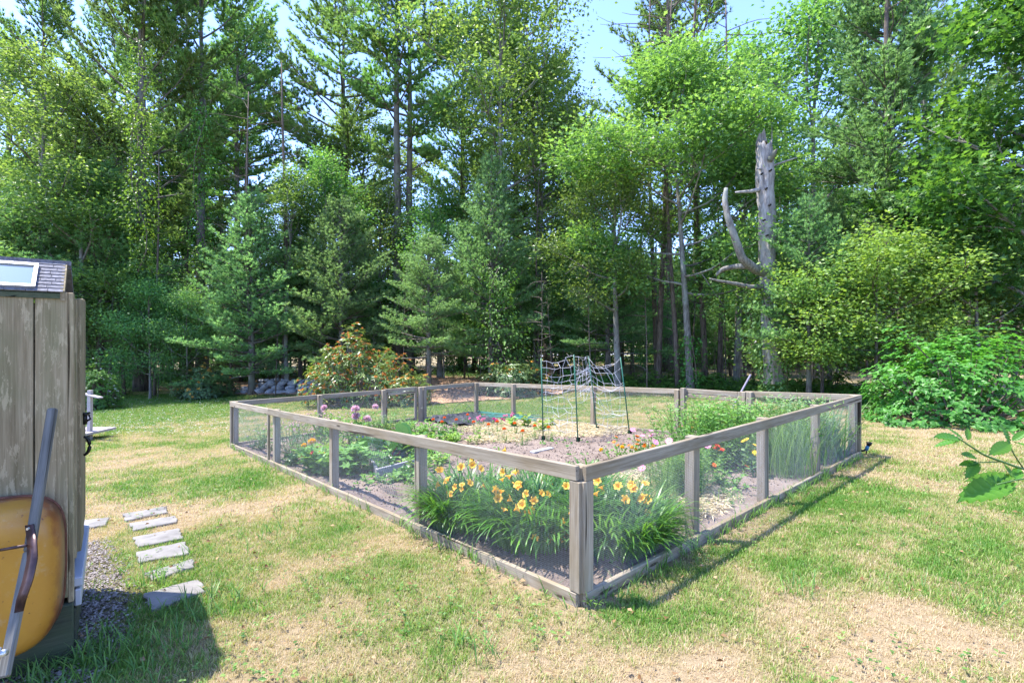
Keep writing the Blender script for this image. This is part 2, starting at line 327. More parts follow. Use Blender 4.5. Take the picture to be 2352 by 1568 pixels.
# ------------------------------------------------------------------ ground sheets
def sheet(name, xs, ys, mat, off=0., attr=None, label=None):
    X, Y = np.meshgrid(xs, ys); Z = hgt(X, Y)+off; nx, ny = len(xs), len(ys)
    V = np.stack([X.ravel(), Y.ravel(), Z.ravel()], 1); i = (np.arange(ny-1)[:, None]*nx+np.arange(nx-1)[None]).ravel()
    F = np.stack([i, i+1, i+nx+1, i+nx], 1)
    o = mk(name, V, F, mat, attr=(attr(V[:, 0], V[:, 1]) if attr else None), smooth=True); return tag(o, label, None, None, 'structure')
xs = np.concatenate([np.linspace(-300, -32, 12), np.arange(-30, 30, .2), np.linspace(32, 300, 12)]); ys = np.concatenate([[-60, -20, -8], np.arange(-4, 31, .2), np.linspace(33, 500, 16)])
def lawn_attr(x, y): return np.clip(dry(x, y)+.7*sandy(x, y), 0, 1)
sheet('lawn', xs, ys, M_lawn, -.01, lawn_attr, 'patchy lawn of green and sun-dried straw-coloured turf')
def strip(name, near, far, mat, off, nu=160, nv=14, wob=.12, label=None, bulge=0, seed=1):
    near = np.array(near, float); far = np.array(far, float)
    def samp(P, t):
        d = np.concatenate([[0], np.cumsum(np.linalg.norm(np.diff(P, axis=0), axis=1))]); d /= d[-1]; return np.stack([np.interp(t, d, P[:, 0]), np.interp(t, d, P[:, 1])], 1)
    t = np.linspace(0, 1, nu); A = samp(near, t); B = samp(far, t)
    A[:, 1] += wob*2*(fbm(A[:, 0]*2.1+seed, A[:, 0]*0+seed)-.5)+wob*1.3*(fbm(A[:, 0]*9, A[:, 0]*0+seed*3)-.5)
    s = np.linspace(0, 1, nv)**1.6
    Q = A[None]*(1-s[:, None, None])+B[None]*s[:, None, None]; X = Q[..., 0]; Y = Q[..., 1]
    Z = hgt(X, Y)+off+bulge*np.sin(np.pi*np.linspace(0, 1, nv))[:, None]
    V = np.stack([X.ravel(), Y.ravel(), Z.ravel()], 1); i = (np.arange(nv-1)[:, None]*nu+np.arange(nu-1)[None]).ravel()
    return tag(mk(name, V, np.stack([i, i+1, i+nu+1, i+nu], 1), mat, smooth=True), label, None, None, 'structure')
edge_px = [(-400, 990), (100, 930), (190, 918), (330, 893), (480, 889), (700, 868), (1000, 866), (1230, 890), (1480, 897), (1700, 903), (1960, 935), (2100, 955), (2352, 985), (2700, 1010)]
edge = [gp(u, v)[:2] for u, v in edge_px]
strip('forest_floor', edge, [(-120, 75)]+[(-60+120*i/9, 75) for i in range(10)]+[(120, 75)], M_floor, .012, 300, 26, .35, 'shaded leaf litter on the woodland floor', 0, 5)
ed = np.array([(p[0], p[1]) for p in edge])
forest_poly = np.concatenate([ed, [[200, 5], [200, 300], [-200, 300], [-200, 5]]])
sheet('meadow', np.linspace(2, 200, 20), np.linspace(42, 62, 10), M_meadow, .03, label='sunlit clearing beyond the woods')
sheet('road', np.linspace(2, 200, 20), np.linspace(64, 74, 6), M_road, .045, label='grey road beyond the trees')
mul_near = [gp(u, v)[:2] for u, v in [(455, 902), (540, 906), (740, 908), (850, 925), (960, 930), (1080, 922), (1180, 916), (1290, 905)]]
mul_far = [gp(u, v)[:2] for u, v in [(470, 894), (560, 876), (700, 862), (860, 862), (1000, 864), (1150, 872), (1230, 880), (1300, 893)]]
strip('mulch_bed', mul_near, mul_far, M_mulch, .022, 200, 16, .15, 'reddish bark mulch bank behind the garden', .03, 9)
mulch_poly = np.array(mul_near+mul_far[::-1])
# garden soil: bilinear patch, lumpy
s = np.linspace(.004, .996, 110); S, T = np.meshgrid(s, s)
Q = (Nc*(1-S)[..., None]+Lc*S[..., None])*(1-T)[..., None]+(Rc*(1-S)[..., None]+Bc*S[..., None])*T[..., None]
X, Y = Q[..., 0], Q[..., 1]; Z = hgt(X, Y)+.012+.07*(fbm(X*3.3, Y*3.3, 4)-.35)+.03*(fbm(X*14, Y*14, 2)-.5)
Z = np.maximum(Z, hgt(X, Y)+.004)
def soilz(x, y): return h1(x, y)+max(.004, .012+.07*(float(fbm(x*3.3, y*3.3, 4))-.35))
i = (np.arange(109)[:, None]*110+np.arange(109)[None]).ravel()
tag(mk('garden_soil', np.stack([X.ravel(), Y.ravel(), Z.ravel()], 1), np.stack([i, i+1, i+111, i+110], 1), M_soil, smooth=True), 'bare greyish brown soil inside the garden fence', kind='structure')
def gg(u, v): p = gp(u, v); p.z = soilz(p.x, p.y); return p

# ------------------------------------------------------------------ wood helper
def plank(name, p0, p1, wd, th, mat, parent, side=None, bev=.004, jit=.0, seed=0):
    """board from p0 to p1; wd across in 'up-ish' direction, th along side"""
    p0 = Vector(p0); p1 = Vector(p1); x = (p1-p0); L = x.length; x.normalize()
    if side is None: side = Vector((0, 0, 1)).cross(x)
    y = Vector(side); y = (y-x*y.dot(x)).normalized(); z = x.cross(y)
    bm = bmesh.new(); bmesh.ops.create_cube(bm, size=1)
    bmesh.ops.scale(bm, vec=(L, th, wd), verts=bm.verts)
    if bev: bmesh.ops.bevel(bm, geom=bm.edges[:], offset=min(bev, th*.3), segments=1, affect='EDGES')
    me = bpy.data.meshes.new(name); bm.to_mesh(me); bm.free(); me.materials.append(mat)
    o = bpy.data.objects.new(name, me); C.objects.link(o)
    M = Matrix((x, y, z)).transposed().to_4x4(); M.translation = (p0+p1)/2
    if parent is not None:
        q = Vector((0, 0, 0)); pp = parent; inv = Matrix.Identity(4); chain = []
        while pp is not None: chain.append(pp); pp = pp.parent
        for pp in reversed(chain): inv = inv @ pp.matrix_basis
        o.parent = parent; M = inv.inverted() @ M
    o.matrix_basis = M; return o

# ------------------------------------------------------------------ garden fence
P3 = lambda q, dz=0: Vector((q[0], q[1], h1(q[0], q[1])+dz))
fence = empty('garden_fence', P3(Nc), 'weathered grey wood and wire mesh fence around the vegetable and flower garden', 'fence')
PH, RW, RT = .845, .092, .036
centre = (Nc+Lc+Bc+Rc)/4
def out_n(a, b):
    d = (b-a)/np.linalg.norm(b-a); n = np.array([d[1], -d[0]])
    return n if n@((a+b)/2-centre) > 0 else -n
def onray(a, b, u):
    k = (u-CX)/F0; d = b-a; t = (k*a[1]-a[0])/(d[0]-k*d[1]); return t
def wires(mb, a, b, z0, z1, r=.0008, cell=.0127, bulge=.008, seed=0):
    """square mesh between plan points a,b at heights z0..z1 above ground"""
    a = np.asarray(a); b = np.asarray(b); L = np.linalg.norm(b-a); d = (b-a)/L; n = np.array([d[1], -d[0]])
    rg = rs(seed); ph = rg.uniform(0, 6, 4); ht = z1-z0
    def pt(s, h):
        s = np.asarray(s, float); h = np.asarray(h, float)
        off = bulge*(np.sin(s*3+ph[0])*np.sin(h*5+ph[1])+.5*np.sin(s*9+ph[2])*np.sin(h*4))*np.sin(np.pi*np.clip(s/L, 0, 1))*np.sin(np.pi*np.clip((h-z0)/ht, 0, 1))
        x = a[0]+d[0]*s+n[0]*off; y = a[1]+d[1]*s+n[1]*off; ga = h1(*a)*(1-s/L)+h1(*b)*s/L
        return np.stack([x+0*h, y+0*h, ga+h+0*s], -1)
    def many(Pm):   # Pm (m wires, k points, 3) -> triangular prisms
        m, k, _ = Pm.shape; T = nrm(np.gradient(Pm, axis=1)); nn = np.array([n[0], n[1], 0.]); A = np.cross(T, nn)
        V = []
        for q in range(3):
            th = 2*np.pi*q/3; V.append(Pm+r*(math.cos(th)*nn+math.sin(th)*A))
        V = np.stack(V, 2).reshape(-1, 3); F = []
        i = (np.arange(m)[:, None]*k+np.arange(k-1)[None]).ravel()*3
        for q in range(3):
            q2 = (q+1) % 3; F += [np.stack([i+q, i+q2, i+3+q2], 1), np.stack([i+q, i+3+q2, i+3+q], 1)]
        mb.add(V, np.concatenate(F))
    nvw = int(L/cell); sv = (np.arange(nvw)+.5)*cell; hv = np.linspace(z0, z1, 5); many(pt(sv[:, None], hv[None]))
    nh = int(ht/cell); hh = z0+(np.arange(nh)+.5)*cell; sh = np.linspace(0, L, max(5, int(L/.25))); many(pt(sh[None], hh[:, None]))
def post(q, hgt_=PH, wd=.089, nn=None, lean=(0, 0), name='post', parent=fence, dz=-.05):
    b = P3(q, dz); t = P3(q, hgt_)+Vector((lean[0], lean[1], 0)); s_ = Vector((*nn, 0)) if nn is not None else None
    return plank(name, b, t, wd, wd, M_wood, parent, s_, .005)
rg = rs(11)
def side(a, b, us, cell=.0127, gates=()):
    n = out_n(a, b); n3 = Vector((*n, 0)); ts = [0]+[onray(a, b, u) for u in us]+[1]
    pts = [a+(b-a)*t for t in ts]; ins = -n*(.0445+RT/2+.003)
    for k in range(1, len(pts)-1):
        post(pts[k]+ins, PH-.006+rg.uniform(-.004, .004), .086, n, (rg.uniform(-.006, .006), rg.uniform(-.006, .006)))
    for k in range(len(pts)-1):
        p, q = pts[k], pts[k+1]; dd = (q-p)/np.linalg.norm(q-p)
        if k in gates: continue
        mb = MB(); wires(mb, p+ins*.3-n*.012, q+ins*.3-n*.012, .06, PH-.05, .0004, cell, .01, k+int(a[0]*10))
        tag(mb.build('wire_mesh', M_wire, fence), kind='stuff')
    return pts, n, n3, ins
def rails(a, b, n3, cuts, zo=(0, 0)):
    for z, nm in ((PH-RW/2, 'top_rail'), (RW/2-.02, 'bottom_rail')):
        for k in range(len(cuts)-1):
            p, q = cuts[k], cuts[k+1]; e = (q-p)/np.linalg.norm(q-p)*.0015
            plank(nm, P3(p+e, z+rg.uniform(-.003, .003)), P3(q-e, z+rg.uniform(-.003, .003)), RW, RT, M_wood, fence, n3, .004)
# near-left, near-right, far-left, far-right runs
pNL, n1, n13, i1 = side(Nc, Lc, [952, 755, 625]); lenNL = np.linalg.norm(Lc-Nc)
jt = lambda a, b, u: a+(b-a)*onray(a, b, u)
rails(Nc, Lc, n13, [Nc+(Lc-Nc)*.003, jt(Nc, Lc, 618), Lc])
pNR, n2, n23, i2 = side(Nc, Rc, [1607, 1768, 1887]); rails(Nc, Rc, n23, [Nc+(Rc-Nc)*.004, Rc])
pLB, n3_, n33, i3 = side(Lc, Bc, [732, 878, 962], cell=.0127, gates=(2,)); rails(Lc, Bc, n33, [Lc, pLB[2]]); rails(Lc, Bc, n33, [pLB[3], Bc])
pBR, n4, n43, i4 = side(Bc, Rc, [1184, 1367, 1560, 1712], gates=(3,)); rails(Bc, Rc, n43, [Bc, pBR[3]]); rails(Bc, Rc, n43, [pBR[4], Rc])
for q, na, nb in ((Nc, n1, n2), (Lc, n1, n3_), (Bc, n3_, n4), (Rc, n2, n4)):
    c = q-(na+nb)*(.0445+.02); post(c, PH-.004 if q is not Nc else PH-.012, .089, na)
# exposed near corner: post stands proud under the rails
for q, na, nb in ((Nc, n1, n2), (Lc, n1, n3_), (Rc, n2, n4)):
    for dd, nn in ((na, nb), (nb, na)):
        e = q+dd*.0 - nn*0
    pass
cn = Nc+(Lc-Nc)/lenNL*.038
plank('corner_board', P3(Nc-(-n1)*.0+(Lc-Nc)/lenNL*.045, .075), P3(Nc+(Lc-Nc)/lenNL*.045, PH-RW-.003), .085, .034, M_wood, fence, n13, .004)
e2 = (Rc-Nc)/np.linalg.norm(Rc-Nc)
plank('corner_board', P3(Nc+e2*.05, .075), P3(Nc+e2*.05, PH-RW-.003), .092, .034, M_wood, fence, n23, .004)
for c_, dirs in ((Lc, ((Nc-Lc), (Bc-Lc))), (Rc, ((Nc-Rc), (Bc-Rc)))):
    for k, dv in enumerate(dirs):
        e = dv/np.linalg.norm(dv); nn = (n1, n3_)[k] if c_ is Lc else (n2, n4)[k]
        plank('corner_board', P3(c_+e*.03, .075), P3(c_+e*.03, PH-RW-.003), .045, .030, M_wood, fence, Vector((*nn, 0)), .004)
plank('batten', P3(jt(Nc, Lc, 617), .075), P3(jt(Nc, Lc, 617), PH-RW-.003), .05, .03, M_wood, fence, n13, .004)
def gate(a, b, n, label, sag=0.):
    d = (b-a)/np.linalg.norm(b-a); g = empty('gate', Vector((0, 0, 0))); g.parent = fence; o = P3((a+b)/2); g.location = o-fence.location; tag(g, label)
    a2 = a+d*.075; b2 = b-d*.075; off = n*.0; nn = Vector((*n, 0))
    plank('frame_board', P3(a2+d*.01, .05), P3(a2+d*.01, PH+.01), .075, .035, M_wood, g, nn); plank('frame_board', P3(b2-d*.01, .05-sag), P3(b2-d*.01, PH+.01-sag), .075, .035, M_wood, g, nn)
    for z in (.09, PH-.03): plank('frame_board', P3(a2+d*.05, z), P3(b2-d*.05, z-sag), .08, .035, M_wood, g, nn)
    plank('frame_board', P3(a2+d*.05-n*.03, PH-.11), P3(b2-d*.05-n*.03, PH-.11-sag), .06, .025, M_wood, g, nn)
    mb = MB(); wires(mb, a2-n*.02, b2-n*.02, .09, PH-.05, .0004, .0127, .004, 3); tag(mb.build('wire_mesh', M_wire, g), kind='stuff')
    for z in (.2, .68):
        mh = MB(); p = np.array(P3(a+d*.03+n*.03, z)); mh.add(*tube([p, p+np.array([*(d*.12), 0])], .008, 5)); mh.build('hinge', M_wire, g)
    return g
gate(pLB[2]+n3_*.0, pLB[3], n3_, 'narrow gate in the far left run'); gate(pBR[3], pBR[4], n4, 'sagging gate in the far right run', .03)
for q in (pLB[3]+(Bc-Lc)/5.9*.11,): post(q+i3, PH-.004, .089, n3_)
post(pBR[3]+(Rc-Bc)/8.6*.12+i4, PH+.02, .08, n4); post(pBR[4]+(Rc-Bc)/8.6*.1+i4, PH-.01, .089, n4)
#@@PART2
# ------------------------------------------------------------------ trees
def tuft_tpl(n, L, wd, cone, seed):
    rg = rs(seed); V = []; F = []
    for k in range(n):
        a = 2*np.pi*(k+rg.uniform(-.3, .3))/n*1.0*3; c = cone*rg.uniform(.25, 1); l = L*rg.uniform(.75, 1.1)
        d = np.array([math.sin(c)*math.cos(a), math.cos(c), math.sin(c)*math.sin(a)]); s_ = nrm(np.cross(d, rdir(rg, 1)[0]))*wd/2
        V += [-s_, s_, d*l]; F.append([3*k, 3*k+1, 3*k+2])
    return np.array(V), np.array(F)
def cpath(p, az, el, L, n, curl=0., wob=.06, rg=None, grav=0.):
    P = [np.array(p, float)]; st = L/n
    for k in range(n):
        P.append(P[-1]+st*np.array([math.cos(el)*math.cos(az), math.cos(el)*math.sin(az), math.sin(el)]))
        el += curl/n+rg.normal(0, wob); az += rg.normal(0, wob)
    return np.array(P)
def interp(P, t):
    t = np.clip(np.asarray(t, float), 0, 1)*(len(P)-1); i = np.minimum(t.astype(int), len(P)-2); f = (t-i)[..., None]
    return P[i]*(1-f)+P[i+1]*f
def pine(seed, H, Rm, z0, step, nper, prof, tuftL, tuftW, ntri, mat, twig_gap=.17, tuft_gap=.12, dead=8, el0=(.02, .75), lean=0., r0=None, irr=.12, droop=.0, clump=1., bark=None, skip=0.):
    """one conifer prototype: (trunk mesh, crown mesh, branches mesh)"""
    rg = rs(seed); r0 = r0 or .011*H+.03
    zs = np.linspace(0, H, 14); tr = np.stack([lean*zs/H*H*.12+.04*np.sin(zs*.6+seed)*zs/H, .05*np.sin(zs*.45+seed*2)*zs/H, zs], 1)
    tr[0, 2] = -.3; mt = MB(); mt.add(*tube(tr, np.maximum(r0*(1-zs/H)**.8, .012)*np.where(zs == 0, 1.3, 1), 9))
    mb = MB(); TP = []; TD = []; TA = []
    z = z0
    while z < H*.985:
        f = (z-z0)/(H-z0); c = interp(tr, z/H)
        for q in range(nper if rg.random() > irr else nper-1):
            if rg.random() < skip: continue
            az = rg.uniform(0, 2*np.pi) if irr > .2 else q*2*np.pi/nper+rg.uniform(-.4, .4)+z*2
            L = Rm*prof(f)*rg.uniform(.72, 1.12)+.12; el = el0[0]+(el0[1]-el0[0])*f+rg.normal(0, .08)
            P = cpath(c+np.array([0, 0, rg.uniform(-.12, .12)]), az, el-droop, L, 6, .35+droop, .05, rg)
            mb.add(*tube(P, np.linspace(.012+.012*L, .005, 7), 4, False))
            nt = max(2, int(L/twig_gap)); t0 = .18 if f > .15 else .32
            for k in range(nt):
                t = t0+(1-t0)*(k+rg.uniform(.2, .8))/nt; p = interp(P, t)
                d = nrm(interp(P, min(1, t+.05))-interp(P, max(0, t-.05))); sd = nrm(np.cross(d, [0, 0, 1]))*(1 if k % 2 else -1)
                tl = (.16+.42*L*(1.05-t)*.9)*rg.uniform(.6, 1.15); tl = min(tl, 1.3*clump)
                td = nrm(d*rg.uniform(.5, .9)+sd*rg.uniform(.6, 1)+np.array([0, 0, rg.uniform(.02, .38)]))
                m = max(2, int(tl/tuft_gap)); ss = (np.arange(m)+rg.uniform(0, 1, m))/m; ss = .15+.85*ss
                pp = p+td*tl*ss[:, None]+rg.normal(0, .035, (m, 3))+np.array([0, 0, .06])*ss[:, None]**2
                TP.append(pp); TD.append(np.tile(td+np.array([0, 0, .28]), (m, 1))+rg.normal(0, .33, (m, 3)))
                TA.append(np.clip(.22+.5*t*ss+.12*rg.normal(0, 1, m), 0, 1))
                if tl > .5: mb.add(*tube(np.stack([p, p+td*tl*.8]), [.006, .003], 3, False))
            m = max(2, int(L*.6/tuft_gap)); ss = rg.uniform(.45, 1, m); TP.append(interp(P, ss)); TD.append(np.tile(P[-1]-P[-3], (m, 1))/L*4+rg.normal(0, .4, (m, 3))+[0, 0, .3]); TA.append(np.clip(.3+.5*ss, 0, 1))
        z += step*(1-.45*f)*rg.uniform(.8, 1.2)
    for k in range(dead):
        zz = rg.uniform(.12*H, max(z0, .14*H)); P = cpath(interp(tr, zz/H), rg.uniform(0, 6.3), rg.uniform(-.2, .3), rg.uniform(.4, 1.6), 5, -.2, .12, rg); mb.add(*tube(P, np.linspace(.018, .004, 6), 4, False))
    P = np.concatenate(TP); D = np.concatenate(TD); A = np.concatenate(TA)
    ms = MB(); tv = [tuft_tpl(ntri, tuftL, tuftW, .75, seed*5+q) for q in range(3)]; wh = rg.integers(0, 3, len(P))
    for q in range(3):
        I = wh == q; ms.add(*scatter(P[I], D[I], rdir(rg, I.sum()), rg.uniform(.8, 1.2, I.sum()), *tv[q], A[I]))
    b = bark or M_pinebark
    return [('trunk', mt.mesh('trunk', b, True)), ('crown', ms.mesh('crown', mat)), ('branches', mb.mesh('branches', b, True))], len(P)
LEAF = (np.array([[0, 0, 0], [-.33, .45, .10], [0, .5, 0], [.33, .45, .10], [0, 1, -.08]]), np.array([[0, 2, 1], [0, 3, 2], [1, 2, 4], [2, 3, 4]]))
OAKL = (np.array([[0, 0, 0], [-.2, .22, .03], [-.10, .34, 0], [-.36, .58, .07], [-.12, .66, 0], [0, 1, -.06], [.12, .66, 0], [.36, .58, .07], [.10, .34, 0], [.2, .22, .03], [0, .45, -.04]]),
        np.array([[0, 10, 1], [1, 10, 2], [2, 10, 3], [3, 10, 4], [4, 10, 5], [5, 10, 6], [6, 10, 7], [7, 10, 8], [8, 10, 9], [9, 10, 0]]))
MAPL = (np.array([[0, 0, 0], [-.5, .12, .06], [-.22, .35, 0], [-.55, .62, .08], [-.16, .62, 0], [0, 1, -.08], [.16, .62, 0], [.55, .62, .08], [.22, .35, 0], [.5, .12, .06], [0, .38, -.04]]), OAKL[1])
LONG = (np.array([[0, 0, 0], [-.13, .4, .05], [0, .42, 0], [.13, .4, .05], [0, 1, -.12]]), LEAF[1])
def broad(seed, H, z0, Rm, nl, leaf, tpl, per, mat, bark, trunkpts=None, r0=None, sig=.42, flat=.55, sub=5, updir=.75, ctr=None, squash=.75, limb_el=(.15, 1.1), bias=None, dens=1.):
    rg = rs(seed); r0 = r0 or .014*H
    if trunkpts is None:
        zs = np.linspace(0, H*.9, 9); tr = np.stack([.1*H/8*np.sin(zs*.35+seed), .06*H/8*np.sin(zs*.5+seed*2), zs], 1)
    else: tr = np.array(trunkpts, float)
    tr = tr-np.array([tr[0, 0], tr[0, 1], 0])*1.0; tr[0, 2] = -.3
    n = len(tr); mt = MB(); mb = MB(); trr = interp(tr, np.linspace(0, 1, 16)); mt.add(*tube(trr, r0*(1-.85*np.linspace(0, 1, 16))*np.where(np.arange(16) == 0, 1.35, 1), 9))
    Hc = tr[-1, 2]; CL = []
    for k in range(nl):
        f = (k+rg.uniform(.2, .8))/nl; zz = z0+(Hc-z0)*f*.98; j = np.interp(zz, tr[:, 2], np.arange(n))/(n-1); p = interp(tr, j)
        az = k*2.4+rg.uniform(-.5, .5); shape = math.sin(math.pi*min(1, .22+.72*f))**.7
        L = Rm*shape*rg.uniform(.75, 1.1); el = limb_el[0]+(limb_el[1]-limb_el[0])*f+rg.normal(0, .12)
        if bias is not None and rg.random() < .4: az = bias+rg.normal(0, .5)
        P = cpath(p, az, el, L, 7, .25, .13, rg); rr = r0*.36*(1-f*.5); mb.add(*tube(P, np.linspace(rr, .014, 8), 6, False))
        CL.append((P[-1], 1.)); 
        for q in range(max(2, int(round(sub*1.15*L/Rm)))):
            t = rg.uniform(.28, 1); p2 = interp(P, t); az2 = az+rg.choice([-1, 1])*rg.uniform(.3, 1.3); L2 = L*rg.uniform(.25, .55)*(1.3-t)+.3
            P2 = cpath(p2, az2, el+rg.normal(.1, .35), L2, 5, .3, .18, rg); mb.add(*tube(P2, np.linspace(rr*.4, .008, 6), 4, False))
            for t3 in (.45, .75, 1): CL.append((interp(P2, t3)+rg.normal(0, .12, 3), .85))
        for t3 in (.55, .8): CL.append((interp(P, t3)+rg.normal(0, .15, 3), .8))
    CL += [(tr[-1]+rg.normal(0, .35, 3)+[0, 0, .2], 1) for _ in range(1)]
    PP = []; DD = []; AA = []; NN = []
    for c, wgt in CL:
        m = int(per*wgt*rg.uniform(.6, 1.3)*dens); sg = sig*rg.uniform(.7, 1.25); q = rg.normal(0, 1, (m, 3))*np.array([sg, sg, sg*flat]); PP.append(c+q)
        out = nrm(q+rdir(rg, m)*.25*sg+np.array([0, 0, -.15*sg])); DD.append(out*[1, 1, .55]+rg.normal(0, .35, (m, 3)))
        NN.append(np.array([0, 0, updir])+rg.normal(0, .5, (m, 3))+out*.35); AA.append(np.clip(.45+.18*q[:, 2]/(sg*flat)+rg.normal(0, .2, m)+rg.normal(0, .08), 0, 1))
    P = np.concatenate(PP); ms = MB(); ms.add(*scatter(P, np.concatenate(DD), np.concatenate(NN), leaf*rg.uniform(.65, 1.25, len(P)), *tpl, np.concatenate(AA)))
    return [('trunk', mt.mesh('trunk', bark, True)), ('crown', ms.mesh('crown', mat)), ('branches', mb.mesh('branches', bark, True))], len(P)
PROTO = {}
def put(kind, pos, s=1., rz=0., label='', cat='tree', group=None, name=None, sz=None, lean=(0, 0)):
    parts, nm = PROTO[kind]; e = empty(name or nm, pos, label, cat, group); e.rotation_euler = (lean[0], lean[1], rz); e.scale = (s, s, sz or s)
    for n_, me in parts: tag(link(n_, me, e), kind='stuff' if n_ == 'branches' else None)
    return e
cone = lambda f: (1-f)**.8*(.75+.25*min(1, f*6))
yp = dict(mat=M_pine, tuftL=.15, tuftW=.026, ntri=11)
PROTO['yp1'] = (pine(1, 9, 3.3, .9, .46, 5, cone, twig_gap=.14, tuft_gap=.078, **yp)[0], 'young_white_pine')
PROTO['yp2'] = (pine(2, 8.5, 3.0, 1.3, .44, 5, lambda f: (1-f)**.65*(.8+.2*min(1, f*5)), twig_gap=.14, tuft_gap=.078, **yp)[0], 'young_white_pine')
PROTO['yp3'] = (pine(3, 9, 3.3, 2.2, .50, 5, lambda f: (1-f)**.7, twig_gap=.15, tuft_gap=.08, irr=.25, **yp)[0], 'young_white_pine')
PROTO['big'] = (pine(4, 15.5, 3.3, 4.0, .46, 6, lambda f: (1-.93*f)**.62*(.75+.25*min(1, f*4)), twig_gap=.15, tuft_gap=.09, irr=.22, mat=M_pine, tuftL=.17, tuftW=.034, ntri=12, bark=M_oakbark, el0=(.05, .8), r0=.2, dead=14)[0], 'white_pine')
tp = dict(mat=M_pinetall, tuftL=.23, tuftW=.044, ntri=11, tuft_gap=.105)
tallp = lambda f: .35+.65*math.sin(math.pi*min(1, .25+.70*f))
PROTO['tp1'] = (pine(5, 21, 4.2, 7.5, .75, 3, tallp, twig_gap=.20, irr=.3, el0=(.05, .7), dead=18, r0=.27, skip=.12, clump=1.2, **tp)[0], 'tall_white_pine')
PROTO['tp2'] = (pine(6, 20, 3.6, 9.5, .68, 3, tallp, twig_gap=.20, irr=.35, el0=(.1, .9), dead=22, r0=.22, skip=.15, **tp)[0], 'tall_white_pine')
PROTO['tp3'] = (pine(7, 21, 4.5, 6, .95, 3, tallp, twig_gap=.20, irr=.4, el0=(.3, .9), dead=14, r0=.26, skip=.1, clump=1.3, **tp)[0], 'tall_white_pine')
PROTO['oak1'] = (broad(11, 16, 6, 4.4, 17, .15, LEAF, 82, M_oakl, M_oakbark, r0=.2, sig=.5)[0], 'tall_oak')
PROTO['oak2'] = (broad(12, 10, 3.2, 3.4, 14, .15, OAKL, 75, M_oak, M_oakbark, r0=.17, sig=.42)[0], 'oak')
PROTO['oak3'] = (broad(13, 13, 5.0, 3.3, 13, .14, LEAF, 62, M_oak, M_oakbark, r0=.14, sig=.42, limb_el=(.4, 1.2))[0], 'slender_oak')
PROTO['fill'] = (broad(15, 7, 1.2, 2.4, 13, .13, LEAF, 55, M_dark, M_oakbark, r0=.08, sig=.4)[0], 'understory_tree')
PROTO['hedge'] = (broad(17, 5, .5, 2.3, 12, .17, LEAF, 50, M_dark, M_oakbark, r0=.06, sig=.45)[0], 'understory_tree')
PROTO['gap'] = (broad(16, 16, 8, 2.6, 10, .15, LEAF, 30, M_oak, M_oakbark, r0=.13, sig=.4, limb_el=(.5, 1.3))[0], 'thin_oak')
def polem(seed, H, r0, nb):
    rg = rs(seed); zs = np.linspace(0, H, 9); tr = np.stack([.15*np.sin(zs*.4+seed), .1*np.sin(zs*.3+seed), zs], 1); tr[0, 2] = -.3
    mt = MB(); mt.add(*tube(tr, r0*(1-zs/H*.8), 7)); mb = MB()
    for k in range(nb):
        P = cpath(interp(tr, rg.uniform(.12, .98)), rg.uniform(0, 6.3), rg.uniform(-.1, .6), rg.uniform(.4, 1.5)*H/9, 5, rg.uniform(-.3, .5), .15, rg); mb.add(*tube(P, np.linspace(.015, .004, 6), 4, False))
    return [('trunk', mt.mesh('trunk', M_twig, True)), ('branches', mb.mesh('branches', M_twig, True))]
PROTO['pole'] = (polem(21, 11, .075, 34), 'bare_pole_tree'); PROTO['dead'] = (polem(22, 15, .14, 46), 'dead_pine'); PROTO['sap'] = (polem(23, 5, .028, 22), 'bare_sapling')

def T(kind, u, Y, s=1., rz=None, label='', sz=None, lean=(0, 0), group=None, cat='tree', name=None):
    if u < 420 and Y < 20.5: s, sz, Y = s*20.5/Y, (sz*20.5/Y if sz else None), 20.5+(u % 7)*.3
    if kind[:2] == 'tp' and Y < 30: kk = (Y+3.5)/Y; s, sz, Y = s*kk, (sz*kk if sz else None), Y*kk
    p = ug(u, Y); rz = (u*1.7) % 6.28 if rz is None else rz
    return put(kind, p, s, rz, label, cat, group, name, sz, lean)
# nearest row, each one placed where it stands in the photograph
T('yp1', 578, 21.3, 1.08, .4, 'young white pine with drooping plumes behind the dark green rhododendron at left', sz=.94)
T('yp2', 783, 21.5, 1.05, 1.2, 'pale young white pine rising behind the orange-budded rhododendron', sz=.92)
T('yp1', 1128, 21, 1.0, 2.6, 'dense blue-green young white pine in the middle of the forest edge', sz=1.04)
T('yp3', 985, 19.5, .82, 2, 'low bright young pine left of the dense blue-green pine', sz=.66)
T('yp3', 1395, 21, .85, 4.4, 'dark low pine behind the string trellis', sz=.66)
T('yp2', 690, 24, .9, 3.3, 'small young pine between the two pale pines at left', sz=.9)
T('yp3', 230, 18.5, 1.1, 1, 'young pine above the shed roof, left of the ivy-covered trunk', sz=1.0)
T('yp2', 60, 16.5, 1.0, .3, 'young pine at the left edge over the skylight', sz=.85)
T('big', 2045, 16.6, 1.02, .8, 'large soft white pine right of the broken snag')
T('yp3', 1905, 17.5, .7, 5.1, 'small bright pine beside the broken snag', sz=.72)
T('tp3', 325, 20, 1.0, .9, 'tall ivy-clad pine with the thickest dark trunk at left')
T('tp2', 462, 23, 1.05, 2.2, 'tall pine right of the thickest ivy-clad trunk')
T('tp2', 545, 26.5, .98, 4.2, 'left one of the close pair of thin tall pines')
T('tp2', 566, 28, .95, .3, 'right one of the close pair of thin tall pines')
T('tp1', 790, 25, 1.0, 3.9, 'tall wide pine with its crown against open sky left of centre', sz=.93)
T('tp2', 912, 21.5, 1.0, 5.0, 'left stem of the twin lichen-grey pines', sz=1.05)
T('tp2', 940, 22.2, .97, 1.7, 'right stem of the twin lichen-grey pines', sz=.98)
